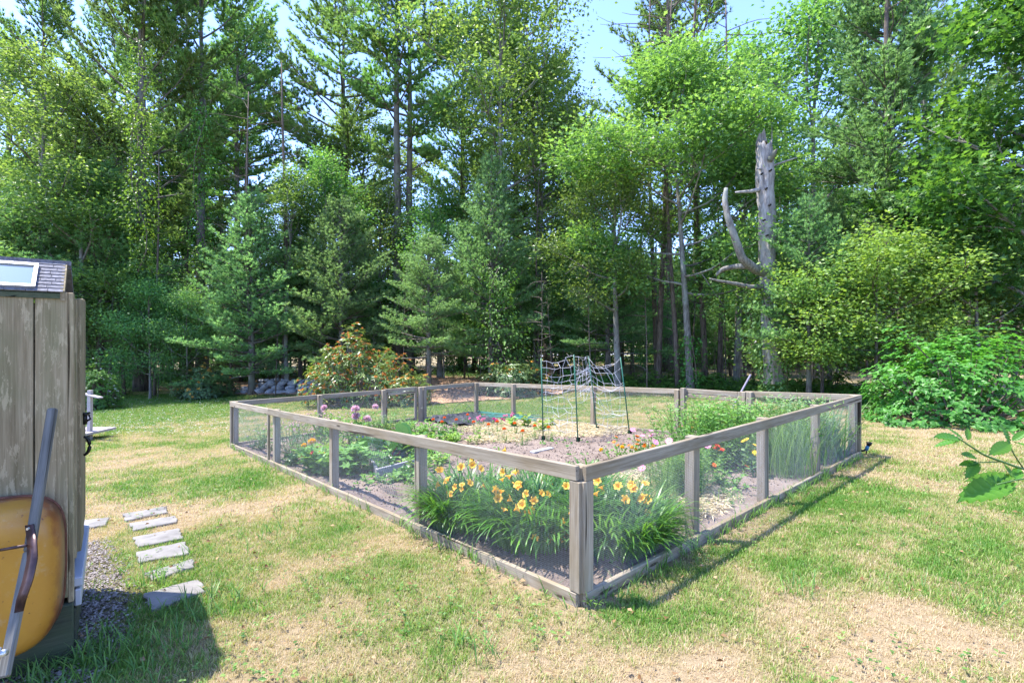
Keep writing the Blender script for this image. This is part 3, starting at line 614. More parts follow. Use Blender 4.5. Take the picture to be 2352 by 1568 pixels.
T('tp3', 1262, 25, .95, .2, 'leaning pine with bare forked limbs behind the tall light oak', lean=(0, R(-4)), sz=.83)
T('tp1', 1535, 30, 1.1, 2.9, 'far wide-topped pine above the round oak', sz=1.1)
T('tp3', 100, 24, .9, 2.4, 'tall pine behind the oak at the far left')
T('oak1', 1140, 24, 1.15, .9, 'tall light green oak filling the sky in the middle', sz=1.25)
T('oak3', 740, 23, .8, 2.5, 'leafy dark oak between the tall wide pine and the twin pines', sz=.78)
T('oak1', 95, 17.5, .85, 2.0, 'yellow-green oak with bare grey limbs at the far left', sz=.78)
T('oak1', 1235, 26, 1.0, 4.9, 'second tall oak standing right of the tall light green one', sz=1.0)
T('oak2', 880, 25.5, .95, 2.2, 'dark rounded oak behind the twin pines', sz=.95)
T('oak3', 1400, 24, 1.0, 2.8, 'slim oak between the leaning pine and the round oak', sz=.8)
T('gap', 1700, 24, 1.15, .7, 'sparse thin oak with open crown against the sky', sz=1.05)
T('oak3', 1870, 21, 1.2, 4.4, 'leaning open oak behind the broken snag', sz=1.2, lean=(0, R(5)))
T('oak2', 200, 15.5, .85, 4., 'round light oak just above the shed roof', sz=.72)
T('oak3', 660, 22, .75, 3.2, 'small oak beside the dead leafless pine', sz=.72)
T('oak2', 1010, 24, .85, 1.2, 'small pale oak right of the twin pines', sz=.82)
T('dead', 652, 22.5, .95, 2., 'leafless dead pine with curling bare top twigs')
# the round oak in the middle right: own trunk line taken from the photo
q0 = ug(1587, 17.6); tp_ = [(at(u, v, 17.6+dy)-q0) for u, v, dy in ((1587, 868, 0), (1578, 740, .1), (1568, 600, .2), (1560, 470, .3), (1548, 360, .3), (1545, 200, .3))]; tp_[0].z = 0
PROTO['oakm'] = (broad(31, 8, 3.2, 3.9, 21, .165, OAKL, 95, M_oakl, M_oakbark, trunkpts=[tuple(p) for p in tp_], r0=.135, sig=.45, sub=6, limb_el=(-.1, 1.0))[0], 'oak')
put('oakm', q0, 1, 0, 'broad round oak with a slim pale leaning trunk left of the snag')
T('oak2', 1420, 19, .8, 3.1, 'lower spreading oak behind the trellis', sz=.88)
T('oak2', 1690, 19.5, .78, 5.2, 'bright oak crown just left of the broken snag', sz=.98)
PROTO['mapl'] = (broad(32, 11, 1.8, 3.8, 20, .165, MAPL, 70, M_maple, M_oakbark, r0=.18, sig=.5, sub=6)[0], 'maple')
T('mapl', 2400, 12.5, .98, .3, 'dark green maple with large leaves hanging in at the right edge')
PROTO['cherry'] = (broad(33, 4.6, 1.3, 2.35, 14, .115, LEAF, 62, M_cherry, M_twig, r0=.06, sig=.34, flat=.45, limb_el=(.05, .9))[0], 'light_green_tree')
T('cherry', 2010, 13.2, .95, 1, 'small lime green tree in front of the large white pine', sz=.86)
T('cherry', 1888, 14.3, .85, 2.2, 'small leafy tree partly covering the foot of the broken snag', sz=.8)
T('yp3', 1858, 14.0, .60, .6, 'small bright pine leaning its tips across the broken snag', sz=.62)
T('cherry', 2220, 15.5, 1.0, 3.5, 'second lime green tree behind the vine thicket', sz=.78)
# understory and the dark wall between the near trunks
rg = rs(77)
NL = ['first', 'second', 'third', 'fourth', 'fifth', 'sixth', 'seventh', 'eighth', 'ninth', 'tenth', 'eleventh', 'twelfth', 'thirteenth', 'fourteenth', 'fifteenth', 'sixteenth', 'seventeenth', 'eighteenth']
for k, (u, Y, s_) in enumerate(sorted([(30, 17, .8), (150, 19, .75), (250, 17.5, .72), (345, 18.5, .62), (430, 21, .62), (1230, 23, .8), (1300, 24, .62), (1480, 23, .55), (2120, 17, .62), (2250, 13.5, .85), (2330, 16, 1.0), (1020, 23, .5), (1190, 24.5, .7), (640, 25, .6), (870, 25, .7), (1660, 25, .55)])):
    T('fill', u, Y, s_, None, NL[k]+' from the left of the shaded understory trees at the forest edge', group='understory trees along the forest edge')
for k, u in enumerate([20, 160, 262, 330, 392, 430, 508, 845, 1062, 1185, 1292, 1600, 1805, 1950, 2125, 2260]):
    T(['tp1', 'oak1', 'tp3'][k % 3], u, 34+(k*2.3) % 5, 1.25, k*1.3, NL[k]+' from the left of the very tall trees behind the front row', group='very tall trees behind the front row', sz=1.05+.1*(k % 3))
for k in range(26):
    u = rg.uniform(-100, 2450); Y = rg.uniform(31, 46); kd = ['tp1', 'tp2', 'tp3', 'oak1', 'oak3'][k % 5]
    if 600 < u < 720 or 960 < u < 1010 or 1350 < u < 1420: Y += 8
    T(kd, u, Y, rg.uniform(.8, 1.0), None, 'tree deep in the woods behind the front row', group='trees deep in the woods', sz=rg.uniform(.62, .82))
for k in range(34):
    Y = rg.uniform(24, 40); T(['yp3', 'fill', 'yp1', 'fill'][k % 4], -60+2500*((k*.618) % 1), Y, rg.uniform(.7, 1.05), None, 'young tree filling the shade behind the front row', group='young trees in the shade of the woods')
for k in range(46):
    u = -40+2430*((k*.618+.13) % 1); Y = rg.uniform(21, 32); T('pole', u, Y, rg.uniform(.7, 1.2), rg.uniform(0, 6), 'slim bare trunk standing in the shade of the forest', group='slim bare trunks in the forest', lean=(rg.normal(0, .03), rg.normal(0, .04)))
for k in range(90):
    u = -40+2430*((k*.618+.4) % 1); Y = rg.uniform(17.5, 26)+(2.5 if u < 1200 else 0); T('sap', u, Y, rg.uniform(.4, 1.1), rg.uniform(0, 6), 'thin dead sapling among the trunks', group='thin dead saplings among the trunks', lean=(rg.normal(0, .05), rg.normal(0, .06)))
for k in range(56):
    u = -80+1330*((k*.618) % 1) if k < 34 else 1850+700*((k*.618) % 1); T('hedge', u, rg.uniform(27, 50), rg.uniform(.8, 1.5), None, 'low leafy tree filling the dark gaps of the woods', group='low leafy trees in the gaps of the woods')
for k in range(22):
    T('hedge', 1240+640*((k*.618) % 1), rg.uniform(33, 58), rg.uniform(1.1, 1.9), None, 'low leafy tree filling the dark gaps of the woods', group='low leafy trees in the gaps of the woods')
for k in range(60):
    u = -300+3000*((k*.618+.31) % 1); Y = rg.uniform(78, 120); T(['oak1', 'fill', 'tp1', 'oak2'][k % 4], u, Y, rg.uniform(1.0, 1.5), None, 'distant tree across the road', group='distant trees across the road')
for k, (u, Y, s_) in enumerate(((1500, 21, 1.5), (1522, 19.5, 1.6), (1545, 18.5, 1.35), (1608, 20, 1.7), (1660, 20, 1.4), (2060, 15.5, 1.6))):
    T('pole', u, Y, s_, u, NL[k]+' from the left of the dark upright trunks around the round oak', group='dark trunks beside the round oak')
# broken snag
sb = ug(1776, 14.6); sn = empty('broken_snag', sb, 'bare silver dead tree trunk with a jagged broken top', 'dead tree')
mb = MB(); Ys = 14.6
Ps = [at(u, v, Ys) for u, v in ((1778, 880), (1772, 800), (1768, 700), (1764, 600), (1760, 500), (1758, 420), (1757, 360), (1756, 326))]
rr = np.array([.26, .22, .225, .22, .225, .235, .225, .20]); k = 14
V, F = tube(interp(np.array(Ps), np.linspace(0, 1, 40)), np.interp(np.linspace(0, 7, 40), range(8), rr), k, False); V = V.reshape(40, k, 3); c = V.mean(1, keepdims=True)
th = np.arange(k)[None]; zz = np.arange(40)[:, None]; V = c+(V-c)*(1+.10*np.sin(th*2.3+zz*.25)+.06*np.sin(th*5.1+zz*.6)+.05*rs(4).normal(0, 1, (40, k)))[..., None]
V[-1, :, 2] += rs(5).uniform(-.45, .5, k); V[-2, :, 2] += rs(6).uniform(-.15, .15, k)
mb.add(V.reshape(-1, 3), F); mb.build('trunk', M_snagbark, sn, True)
for pts, r_, m_ in (([(1762, 628, 0), (1735, 618, -.3), (1705, 595, -.5), (1688, 545, -.6), (1672, 500, -.6), (1664, 462, -.5), (1668, 432, -.5)], (.15, .135, .115, .10, .09, .08, .05), M_oakbark),
                    ([(1755, 658, 0), (1725, 660, -.3), (1690, 652, -.5), (1650, 645, -.7), (1630, 640, -.8)], (.09, .07, .055, .035, .02), M_oakbark),
                    ([(1720, 612, -.2), (1690, 612, .1), (1660, 618, .2), (1645, 632, .3)], (.08, .08, .07, .04), M_oakbark),
                    ([(1762, 385, 0), (1800, 372, .2), (1830, 362, .2)], (.04, .03, .02), M_snagbark), ([(1750, 435, 0), (1722, 440, -.2), (1690, 442, -.3)], (.07, .05, .03), M_snagbark),
                    ([(1768, 368, -.2), (1778, 352, -.35), (1785, 342, -.4)], (.09, .07, .02), M_pinebark), ([(1762, 388, 0), (1738, 388, -.2)], (.05, .02), M_snagbark)):
    b = MB(); PP = interp(np.array([at(u, v, Ys+d) for u, v, d in pts]), np.linspace(0, 1, len(pts)*3)); b.add(*tube(PP, np.interp(np.linspace(0, len(pts)-1, len(pts)*3), range(len(pts)), r_), 7)); b.build('broken_limb', m_, sn, True)
# woodpecker holes: short solid plugs, the shade inside painted near-black
M_hole = simple('hole_shade', (.02, .015, .01), .9)
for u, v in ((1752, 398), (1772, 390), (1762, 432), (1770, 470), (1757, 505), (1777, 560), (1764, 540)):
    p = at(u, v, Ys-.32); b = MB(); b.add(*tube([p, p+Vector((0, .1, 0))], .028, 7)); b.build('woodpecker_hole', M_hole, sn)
# ivy and vines
def ivy(u, Y, z0, z1, r, n, label, seed, spread=.3, mat=M_vine, leaf=.12):
    rg = rs(seed); p = ug(u, Y); z = rg.uniform(z0, z1, n); a = rg.uniform(0, 6.28, n); rad = r+abs(rg.normal(0, spread, n))*(.6+.6*np.sin(z*1.7+seed))
    P = np.stack([p.x+rad*np.cos(a), p.y+rad*np.sin(a), p.z+z], 1); D = np.stack([np.cos(a)*.5, np.sin(a)*.5, rg.uniform(-1, .1, n)], 1)
    mb = MB(); mb.add(*scatter(P, D, np.stack([np.cos(a), np.sin(a), .5+0*a], 1)+rg.normal(0, .3, (n, 3)), leaf*rg.uniform(.6, 1.2, n), *LEAF, rg.uniform(0, 1, n)))
    e = empty('climbing_ivy', p, label, 'ivy'); mb.build('leaves', mat, e); b = MB(); zz = np.linspace(z0 if z0 > 1 else 0, z1, 12)
    b.add(*tube(np.stack([p.x+(r+.03)*np.cos(zz), p.y-.02-(r+.02)*abs(np.sin(zz)), p.z+zz], 1), .018, 5)); b.build('stem', M_twig, e, True)
ivy(325, 20, 5, 14, .3, 2600, 'bright ivy climbing the thickest dark trunk at left', 1, .35)
ivy(462, 23, 6, 13, .25, 1300, 'ivy on the trunk right of the thickest one', 2, .3)
ivy(940, 22.2, 1.5, 6, .22, 900, 'ivy on the lower part of the twin pines', 3, .35)
ivy(1776, 14.6, 0, 3.2, .33, 1500, 'dark ivy at the foot of the broken snag', 4, .35, M_dark)
ivy(1587, 17.6, 0, 2.0, .14, 420, 'ivy at the foot of the pale leaning oak stem', 6, .2)
ivy(1150, 19.2, .8, 4.6, .4, 1500, 'vines draped over the middle young pine', 5, .7, M_vine)

# ------------------------------------------------------------------ shrubs
def bush(name, pos, Rx, Ry, H, n, tpl, leaf, whorl, mat, label, cat='shrub', seed=1, accent=None, acc_p=.4, shape=.5, bark=M_twig, group=None, stems=14, z_lo=.05, zpow=1., droop=-.1, shell=.55):
    rg = rs(seed); e = empty(name, pos, label, cat, group); p0 = np.array(pos)
    d = rdir(rg, n, z_lo, 1); rad = rg.uniform(shell, 1, n)**.6; lump = 1+.22*np.sin(d[:, 0]*5+seed)*np.cos(d[:, 1]*4+seed*2)+.12*np.sin(d[:, 0]*11+d[:, 2]*9)
    P = p0+d*(rad*lump)[:, None]*[Rx, Ry, H]; P[:, 2] = np.maximum(P[:, 2], hgt(P[:, 0], P[:, 1])+.06)
    LP = []; LD = []; LN = []; LA = []; base_a = np.clip(.30+.35*rad*d[:, 2]+rg.normal(0, .16, n), 0, 1)
    for q in range(whorl):
        a = q/whorl*6.283+rg.uniform(0, .6, n); up = nrm(d*[.7, .7, .5]+[0, 0, .6]); X = nrm(np.cross(up, rdir(rg, n))); Y_ = np.cross(up, X)
        dd = X*np.cos(a)[:, None]+Y_*np.sin(a)[:, None]+up*(droop+rg.uniform(-.2, .45, n))[:, None]
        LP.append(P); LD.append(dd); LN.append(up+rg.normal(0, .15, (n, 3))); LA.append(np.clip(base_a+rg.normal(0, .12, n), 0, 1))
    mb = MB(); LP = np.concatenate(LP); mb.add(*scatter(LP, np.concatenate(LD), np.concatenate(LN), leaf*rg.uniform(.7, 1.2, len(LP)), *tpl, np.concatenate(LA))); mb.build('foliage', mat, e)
    if accent:
        I = (rg.random(n) < acc_p) & (rad > .72); k = I.sum(); mb = MB()
        for q in range(9): mb.add(*scatter(P[I]+[0, 0, .02], rdir(rg, k, .0, 1), rdir(rg, k), leaf*.5*rg.uniform(.6, 1.1, k), *LEAF, rg.uniform(0, 1, k)))
        tag(mb.build('seed_heads', accent, e), kind='stuff')
    mb = MB(); sel = rg.choice(n, min(n, stems*4), replace=False)
    for k, j in enumerate(sel):
        b0 = p0+np.array([rg.normal(0, .08*Rx), rg.normal(0, .08*Ry), -.05]); m = (b0+P[j])/2+rg.normal(0, .07, 3)*[Rx, Ry, H]+[0, 0, -.08*H]
        mb.add(*tube(interp(np.array([b0, m, P[j]]), np.linspace(0, 1, 6)), np.linspace(.022 if k % 4 else .035, .006, 6)*min(1.3, max(.4, H)), 5, False))
    mb.build('stems', bark, e, True); return e
bush('rhododendron', gp(470, 912), 1.15, .95, 1.35, 620, LONG, .19, 8, M_rhodo, 'dark green rounded rhododendron at the forest edge left of the stone wall', seed=3, accent=M_orange, acc_p=.10)
bush('rhododendron', ug(822, 17.0), 2.0, 1.2, 2.3, 1100, LONG, .17, 7, M_rhodl, 'large open rhododendron with orange seed heads in front of the stone wall', seed=5, accent=M_orange, acc_p=.46, bark=M_graytwig, stems=20, shell=.5)
bush('rhododendron', ug(940, 16.6), .9, .8, .95, 280, LONG, .17, 7, M_rhodl, 'low rhododendron spreading right of the large orange-budded one', seed=6, accent=M_orange, acc_p=.46, bark=M_graytwig)
bush('rhododendron', gp(1180, 908), 1.2, .8, 1.15, 520, LONG, .18, 8, M_rhodo, 'glossy green rhododendron at the forest edge behind the garden', seed=8, accent=M_orange, acc_p=.15)
bush('white_flowered_shrub', gp(222, 938), .75, .7, 1.5, 700, LEAF, .10, 5, M_herb, 'rounded green shrub with small white flowers beside the shed', seed=9, accent=M_white, acc_p=.10)
for k, (u, v, rx, ry, hh, n_, lb) in enumerate([(2330, 985, 1.7, 1.5, 1.7, 1900, 'tall heap of light green vines at the right edge'), (2200, 955, 1.3, 1.2, 1.05, 1300, 'mound of vines left of the tall vine heap'), (2085, 935, 1.0, .9, .6, 800, 'low bramble patch behind the right fence corner'), (2270, 950, 1.0, 1.0, 1.9, 900, 'upright feathery locust shoots rising out of the vines'), (2010, 925, .8, .8, .45, 420, 'smallest bramble tuft next to the right fence corner')]):
    p = gp(u, v); p.y += ry*.7; p.x += rx*.0; p.z = h1(p.x, p.y); bush('vine_thicket', p, rx, ry, hh, n_, LEAF, .10, 4, M_vine, lb, 'vines', 20+k, z_lo=-.1, shell=.75, droop=-.05)
# big-leaved grape leaves low on the thicket
rg = rs(90)
for k, (u, v, lb) in enumerate(sorted([(150, 905, 'left'), (60, 900, 'l'), (260, 893, 'm'), (340, 885, 'r'), (1500, 893, 'a'), (1580, 893, 'b'), (1660, 898, 'c'), (1740, 900, 'd'), (1840, 905, 'e'), (1920, 915, 'f'), (1400, 890, 'g'), (1330, 888, 'h')])):
    p = gp(u, v); p.y += .5; p.z = h1(p.x, p.y); bush('edge_shrub', p, .95, .7, rg.uniform(.45, .9), 330, LEAF, .11, 4, M_dark if u < 400 else M_vine, NL[k]+' from the left of the leafy low shrubs along the edge of the woods', 'shrub', 40+k, z_lo=-.05, group='leafy low shrubs along the edge of the woods')
# ground cover: uncountable
def gcover(name, poly_px, n, mat, leaf, label, seed, zmax=.25):
    rg = rs(seed); pl = np.array([gp(u, v)[:2] for u, v in poly_px]); lo = pl.min(0); hi = pl.max(0); P = rg.uniform(lo, hi, (n*3, 2)); P = P[inpoly(P[:, 0], P[:, 1], pl)][:n]; m = len(P)
    z = hgt(P[:, 0], P[:, 1])+rg.uniform(.03, zmax, m)*(.4+fbm(P[:, 0]*2, P[:, 1]*2, 2)); Q = np.stack([P[:, 0], P[:, 1], z], 1); mb = MB()
    for q in range(3): mb.add(*scatter(Q+rg.normal(0, .03, (m, 3)), rdir(rg, m, -.1, .3), np.array([0, 0, 1])+rg.normal(0, .3, (m, 3)), leaf*rg.uniform(.6, 1.2, m), *LEAF, rg.uniform(0, 1, m)))
    return tag(mb.build(name, mat), label, None, None, 'stuff')
gcover('ground_cover', [(300, 893), (480, 888), (520, 872), (700, 864), (1000, 864), (1240, 882), (1300, 892), (1300, 880), (1200, 862), (950, 856), (650, 855), (300, 870)], 5200, M_dark, .10, 'glossy low ground cover behind the mulch bank', 3)
gcover('ground_cover', [(1230, 893), (1480, 900), (1700, 905), (1960, 938), (1990, 905), (1700, 880), (1300, 876)], 6000, M_vine, .10, 'bright weeds and seedlings under the forest edge', 4, .3)
gcover('ground_cover', [(100, 932), (190, 922), (330, 897), (470, 892), (470, 872), (200, 880), (60, 890)], 2600, M_dark, .11, 'dark leafy weeds under the trees at left', 5, .35)
# ------------------------------------------------------------------ lawn grass: tufts instanced on points
def tuftmesh(seed, n, L, wd, spread, K=3):
    rg = rs(seed); P = np.stack([rg.normal(0, spread, n), rg.normal(0, spread, n), np.full(n, -.005)], 1)
    V, F, q = blades(P, rg.uniform(0, 6.28, n), L*rg.uniform(.5, 1.15, n), rg.uniform(.5, 1.45, n), rg.uniform(.1, 1.2, n), wd*rg.uniform(.7, 1.2, n), K)
    return mesh('grass_tuft', V, F, M_grass, np.repeat(rg.random(n), q))
def grass(name, P, drys, scl, tufts, label, seed):
    rg = rs(seed); n = len(P); m = bpy.data.meshes.new(name); m.from_pydata(P.astype(np.float32), [], [])
    for nm, val in (('dry', drys), ('scl', scl), ('rz', rg.uniform(0, 6.28, n))):
        a = m.attributes.new(nm, 'FLOAT', 'POINT'); a.data.foreach_set('value', val.astype(np.float32))
    a = m.attributes.new('kd', 'INT', 'POINT'); a.data.foreach_set('value', rg.integers(0, len(tufts), n).astype(np.int32))
    o = bpy.data.objects.new(name, m); C.objects.link(o); tag(o, label, None, None, 'stuff')
    g = bpy.data.node_groups.new(name, 'GeometryNodeTree'); g.interface.new_socket('Geometry', in_out='INPUT', socket_type='NodeSocketGeometry'); g.interface.new_socket('Geometry', in_out='OUTPUT', socket_type='NodeSocketGeometry')
    gi = g.nodes.new('NodeGroupInput'); go = g.nodes.new('NodeGroupOutput'); j = g.nodes.new('GeometryNodeJoinGeometry')
    def att(nm, t='FLOAT'): q = g.nodes.new('GeometryNodeInputNamedAttribute'); q.data_type = t; q.inputs[0].default_value = nm; return q.outputs[0]
    cx = g.nodes.new('ShaderNodeCombineXYZ'); g.links.new(att('rz'), cx.inputs[2]); kd = att('kd', 'INT'); sc = att('scl')
    for k, tm in enumerate(tufts):
        to = bpy.data.objects.new('grass_tuft', tm); oi = g.nodes.new('GeometryNodeObjectInfo'); oi.inputs[0].default_value = to
        c = g.nodes.new('FunctionNodeCompare'); c.data_type = 'INT'; c.operation = 'EQUAL'; g.links.new(kd, c.inputs[2]); c.inputs[3].default_value = k
        ip = g.nodes.new('GeometryNodeInstanceOnPoints'); g.links.new(gi.outputs[0], ip.inputs['Points']); g.links.new(c.outputs[0], ip.inputs['Selection'])
        g.links.new(oi.outputs['Geometry'], ip.inputs['Instance']); g.links.new(cx.outputs[0], ip.inputs['Rotation']); g.links.new(sc, ip.inputs['Scale']); g.links.new(ip.outputs[0], j.inputs[0])
    g.links.new(j.outputs[0], go.inputs[0]); md = o.modifiers.new('tufts', 'NODES'); md.node_group = g; return o
slab_px = [[(282, 1182), (383, 1164), (386, 1178), (290, 1197)], [(296, 1204), (402, 1186), (407, 1200), (306, 1220)], [(305, 1236), (411, 1215), (420, 1238), (318, 1258)], [(313, 1270), (427, 1246), (435, 1273), (320, 1294)], [(330, 1318), (442, 1286), (447, 1304), (350, 1334)], [(330, 1366), (455, 1334), (474, 1360), (345, 1405)], [(170, 1200), (250, 1190), (240, 1208), (170, 1218)]]
slab_w = [np.array([gp(u, v)[:2] for u, v in s_])[::-1] for s_ in slab_px]
gravel_poly = np.array([gp(u, v)[:2] for u, v in [(192, 1250), (225, 1235), (262, 1290), (290, 1370), (300, 1450), (270, 1520), (150, 1600), (-100, 1700), (-300, 1500), (120, 1400)]])
shedC = V2(-2.338, 2.70); sb_ = V2(-.615, .788); sa_ = V2(-.788, -.615)
shed_poly = np.array([shedC+sb_*0+(-sa_)*(-.02), shedC+sb_*1.1, shedC+sb_*1.1+sa_*1.6, shedC+sa_*1.6])
def lawnpts(seed, cell, y0, y1, thin=1.):
    rg = rs(seed); y = np.arange(y0, y1, cell); P = []
    for yy in y:
        wx = yy*1.04+.4; x = np.arange(-wx, wx, cell); P.append(np.stack([x+rg.uniform(-cell/2, cell/2, len(x)), yy+rg.uniform(-cell/2, cell/2, len(x))], 1))
    P = np.concatenate(P); x, y = P[:, 0], P[:, 1]
    keep = ~inpoly(x, y, gar) & ~inpoly(x, y, forest_poly) & ~inpoly(x, y, mulch_poly) & ~inpoly(x, y, shed_poly)
    for s_ in slab_w: keep &= ~inpoly(x, y, s_)
    gr = inpoly(x, y, gravel_poly); keep &= ~(gr & (rg.random(len(x)) > .10))
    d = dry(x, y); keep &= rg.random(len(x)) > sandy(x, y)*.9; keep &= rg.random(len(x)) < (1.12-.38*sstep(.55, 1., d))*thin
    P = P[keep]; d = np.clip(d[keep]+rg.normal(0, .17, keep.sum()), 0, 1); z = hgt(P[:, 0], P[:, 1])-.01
    return np.concatenate([P, z[:, None]], 1), d
T1 = [tuftmesh(k, 15, .048, .0036, .017) for k in range(5)]; T2 = [tuftmesh(50+k, 24, .06, .0075, .045, 2) for k in range(4)]
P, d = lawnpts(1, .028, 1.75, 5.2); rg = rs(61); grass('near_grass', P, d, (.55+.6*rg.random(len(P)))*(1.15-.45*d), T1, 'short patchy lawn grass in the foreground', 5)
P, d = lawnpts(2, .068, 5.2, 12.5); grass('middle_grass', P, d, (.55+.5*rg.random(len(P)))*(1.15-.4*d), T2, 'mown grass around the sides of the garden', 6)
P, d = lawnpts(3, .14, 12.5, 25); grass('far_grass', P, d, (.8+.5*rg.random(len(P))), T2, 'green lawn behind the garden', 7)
# taller green weeds in the lawn and along the fence foot
rg = rs(63); W = []
for u, v, r_, n_ in ((230, 1540, .22, 80), (160, 1530, .16, 60), (470, 1400, .12, 30), (280, 1480, .15, 30), (1060, 1480, .03, 4), (2250, 1390, .1, 8), (1810, 1350, .06, 8), (1130, 1520, .05, 5), (600, 1230, .3, 20), (350, 1340, .1, 12), (410, 1290, .12, 10)):
    p = gp(u, v); q = rg.normal(0, r_, (n_, 2))+[p.x, p.y]; W.append(q)
for t in rg.uniform(0, 1, 150): q = Nc+(Rc-Nc)*t+n2*abs(rg.normal(.03, .05)); W.append(q[None])
for t in rg.uniform(0, 1, 110): q = Nc+(Lc-Nc)*t+n1*abs(rg.normal(.03, .06)); W.append(q[None])
W = np.concatenate(W); n = len(W)*5; W = np.repeat(W, 5, 0)+rg.normal(0, .012, (n, 2)); Pz = np.stack([W[:, 0], W[:, 1], hgt(W[:, 0], W[:, 1])], 1)
V, F, q = blades(Pz, rg.uniform(0, 6.3, n), rg.uniform(.05, .16, n), rg.uniform(.7, 1.45, n), rg.uniform(.2, 1.4, n), rg.uniform(.004, .008, n), 4)
tag(mk('grass_tufts', V, F, M_herb, attr=np.repeat(rg.random(n), q)), 'taller green grass tufts by the shed, slabs and fence foot', None, None, 'stuff')
rg = rs(67); n = 5200; yy = rg.uniform(1.8, 9, n); xx = rg.uniform(-1, 1, n)*yy*1.05; k_ = (fbm(xx*1.3+5, yy*1.3, 3) > .53) & ~inpoly(xx, yy, gar) & ~inpoly(xx, yy, shed_poly) & ~inpoly(xx, yy, gravel_poly); xx = xx[k_]; yy = yy[k_]; n = len(xx); mb = MB()
for k in range(3): mb.add(*scatter(np.stack([xx, yy, hgt(xx, yy)+rg.uniform(.015, .04, n)], 1)+rg.normal(0, .008, (n, 3)), rdir(rg, n, -.1, .3), np.array([0, 0, 1])+rg.normal(0, .25, (n, 3)), rg.uniform(.012, .032, n), *LEAF, rg.random(n)))
tag(mb.build('lawn_weeds', M_herb), 'small broad-leaved weeds and clover mixed into the lawn', None, None, 'stuff')
n = 900; yy = rg.uniform(1.8, 7, n); xx = rg.uniform(-1, 1, n)*yy*1.05; k_ = ~inpoly(xx, yy, gar) & ~inpoly(xx, yy, shed_poly); xx = xx[k_]; yy = yy[k_]; n = len(xx); mb = MB()
mb.add(*scatter(np.stack([xx, yy, hgt(xx, yy)+.02], 1), rdir(rg, n, -.2, .2), rdir(rg, n, .4, 1), rg.uniform(.015, .045, n), *LEAF, rg.random(n)))
tag(mb.build('leaf_litter', leafmat('dry_litter', [(0, (.14, .07, .03)), (1, (.38, .26, .14))], .1, .8, .1, hue=0)), 'scraps of dry leaf scattered over the lawn', None, None, 'stuff')
# white clover heads scattered in the far lawn
n = 900; u = rg.uniform(190, 560, n); v = rg.uniform(918, 1000, n); Q = np.array([gp(a, b) for a, b in zip(u, v)]); Q = Q[~inpoly(Q[:, 0], Q[:, 1], gar)]; Q[:, 2] += .05; mb = MB()
for k in range(2): mb.add(*scatter(Q, rdir(rg, len(Q), 0, .3), rdir(rg, len(Q), .3, 1), .022, *LEAF, rg.uniform(.5, 1, len(Q))))
tag(mb.build('clover_flowers', M_white), 'white clover heads dotted over the green lawn at left', None, None, 'stuff')

# ------------------------------------------------------------------ rocks
def rock(seed, sx, sy, sz, sub=2):
    rg = rs(seed); bm = bmesh.new(); bmesh.ops.create_icosphere(bm, subdivisions=sub, radius=1); pl = [(rdir(rg, 1)[0], rg.uniform(.55, .9)) for _ in range(7)]
    for v in bm.verts:
        c = np.array(v.co)
        for nn_, dd in pl:
            e = c@nn_-dd
            if e > 0: c = c-nn_*e*.85
        c *= 1+.04*rg.normal(); v.co = Vector(c*[sx, sy, sz])
    me = bpy.data.meshes.new('stone'); bm.to_mesh(me); bm.free(); me.materials.append(M_stone); me.polygons.foreach_set('use_smooth', np.ones(len(me.polygons), bool)); return me
RK = [rock(k, 1, .85, .7) for k in range(6)]
wl = empty('stone_wall', gp(640, 902), 'low dry-laid wall of rounded grey fieldstones holding the mulch bank', 'stone wall'); rg = rs(31)
for row in range(4):
    u = 540+row*14+rg.uniform(0, 8); zz = 0
    while u < 800-row*22:
        s_ = rg.uniform(.13, .25)*(1.15 if row == 0 else 1)*(.75 if row == 3 else 1); p = gp(u, 904-2*math.sin((u-540)/260*3.1)); p.y += row*.14; p.z += .05+row*.15+rg.uniform(-.03, .03)
        o = link('stone', RK[rg.integers(0, 6)], wl, p-wl.location, (rg.uniform(-.4, .4), rg.uniform(-.4, .4), rg.uniform(0, 6.3)), (s_*rg.uniform(.9, 1.4), s_, s_*rg.uniform(.75, 1.05)))
        u += s_*1.75/p.y*F0*1.0
pr = gp(697, 866); o = link('pale_rock', RK[2], None, pr+Vector((0, 0, .07)), (0, .2, 1), .17); tag(o, 'single pale rock lying on the mulch bank above the stone wall', 'rock')
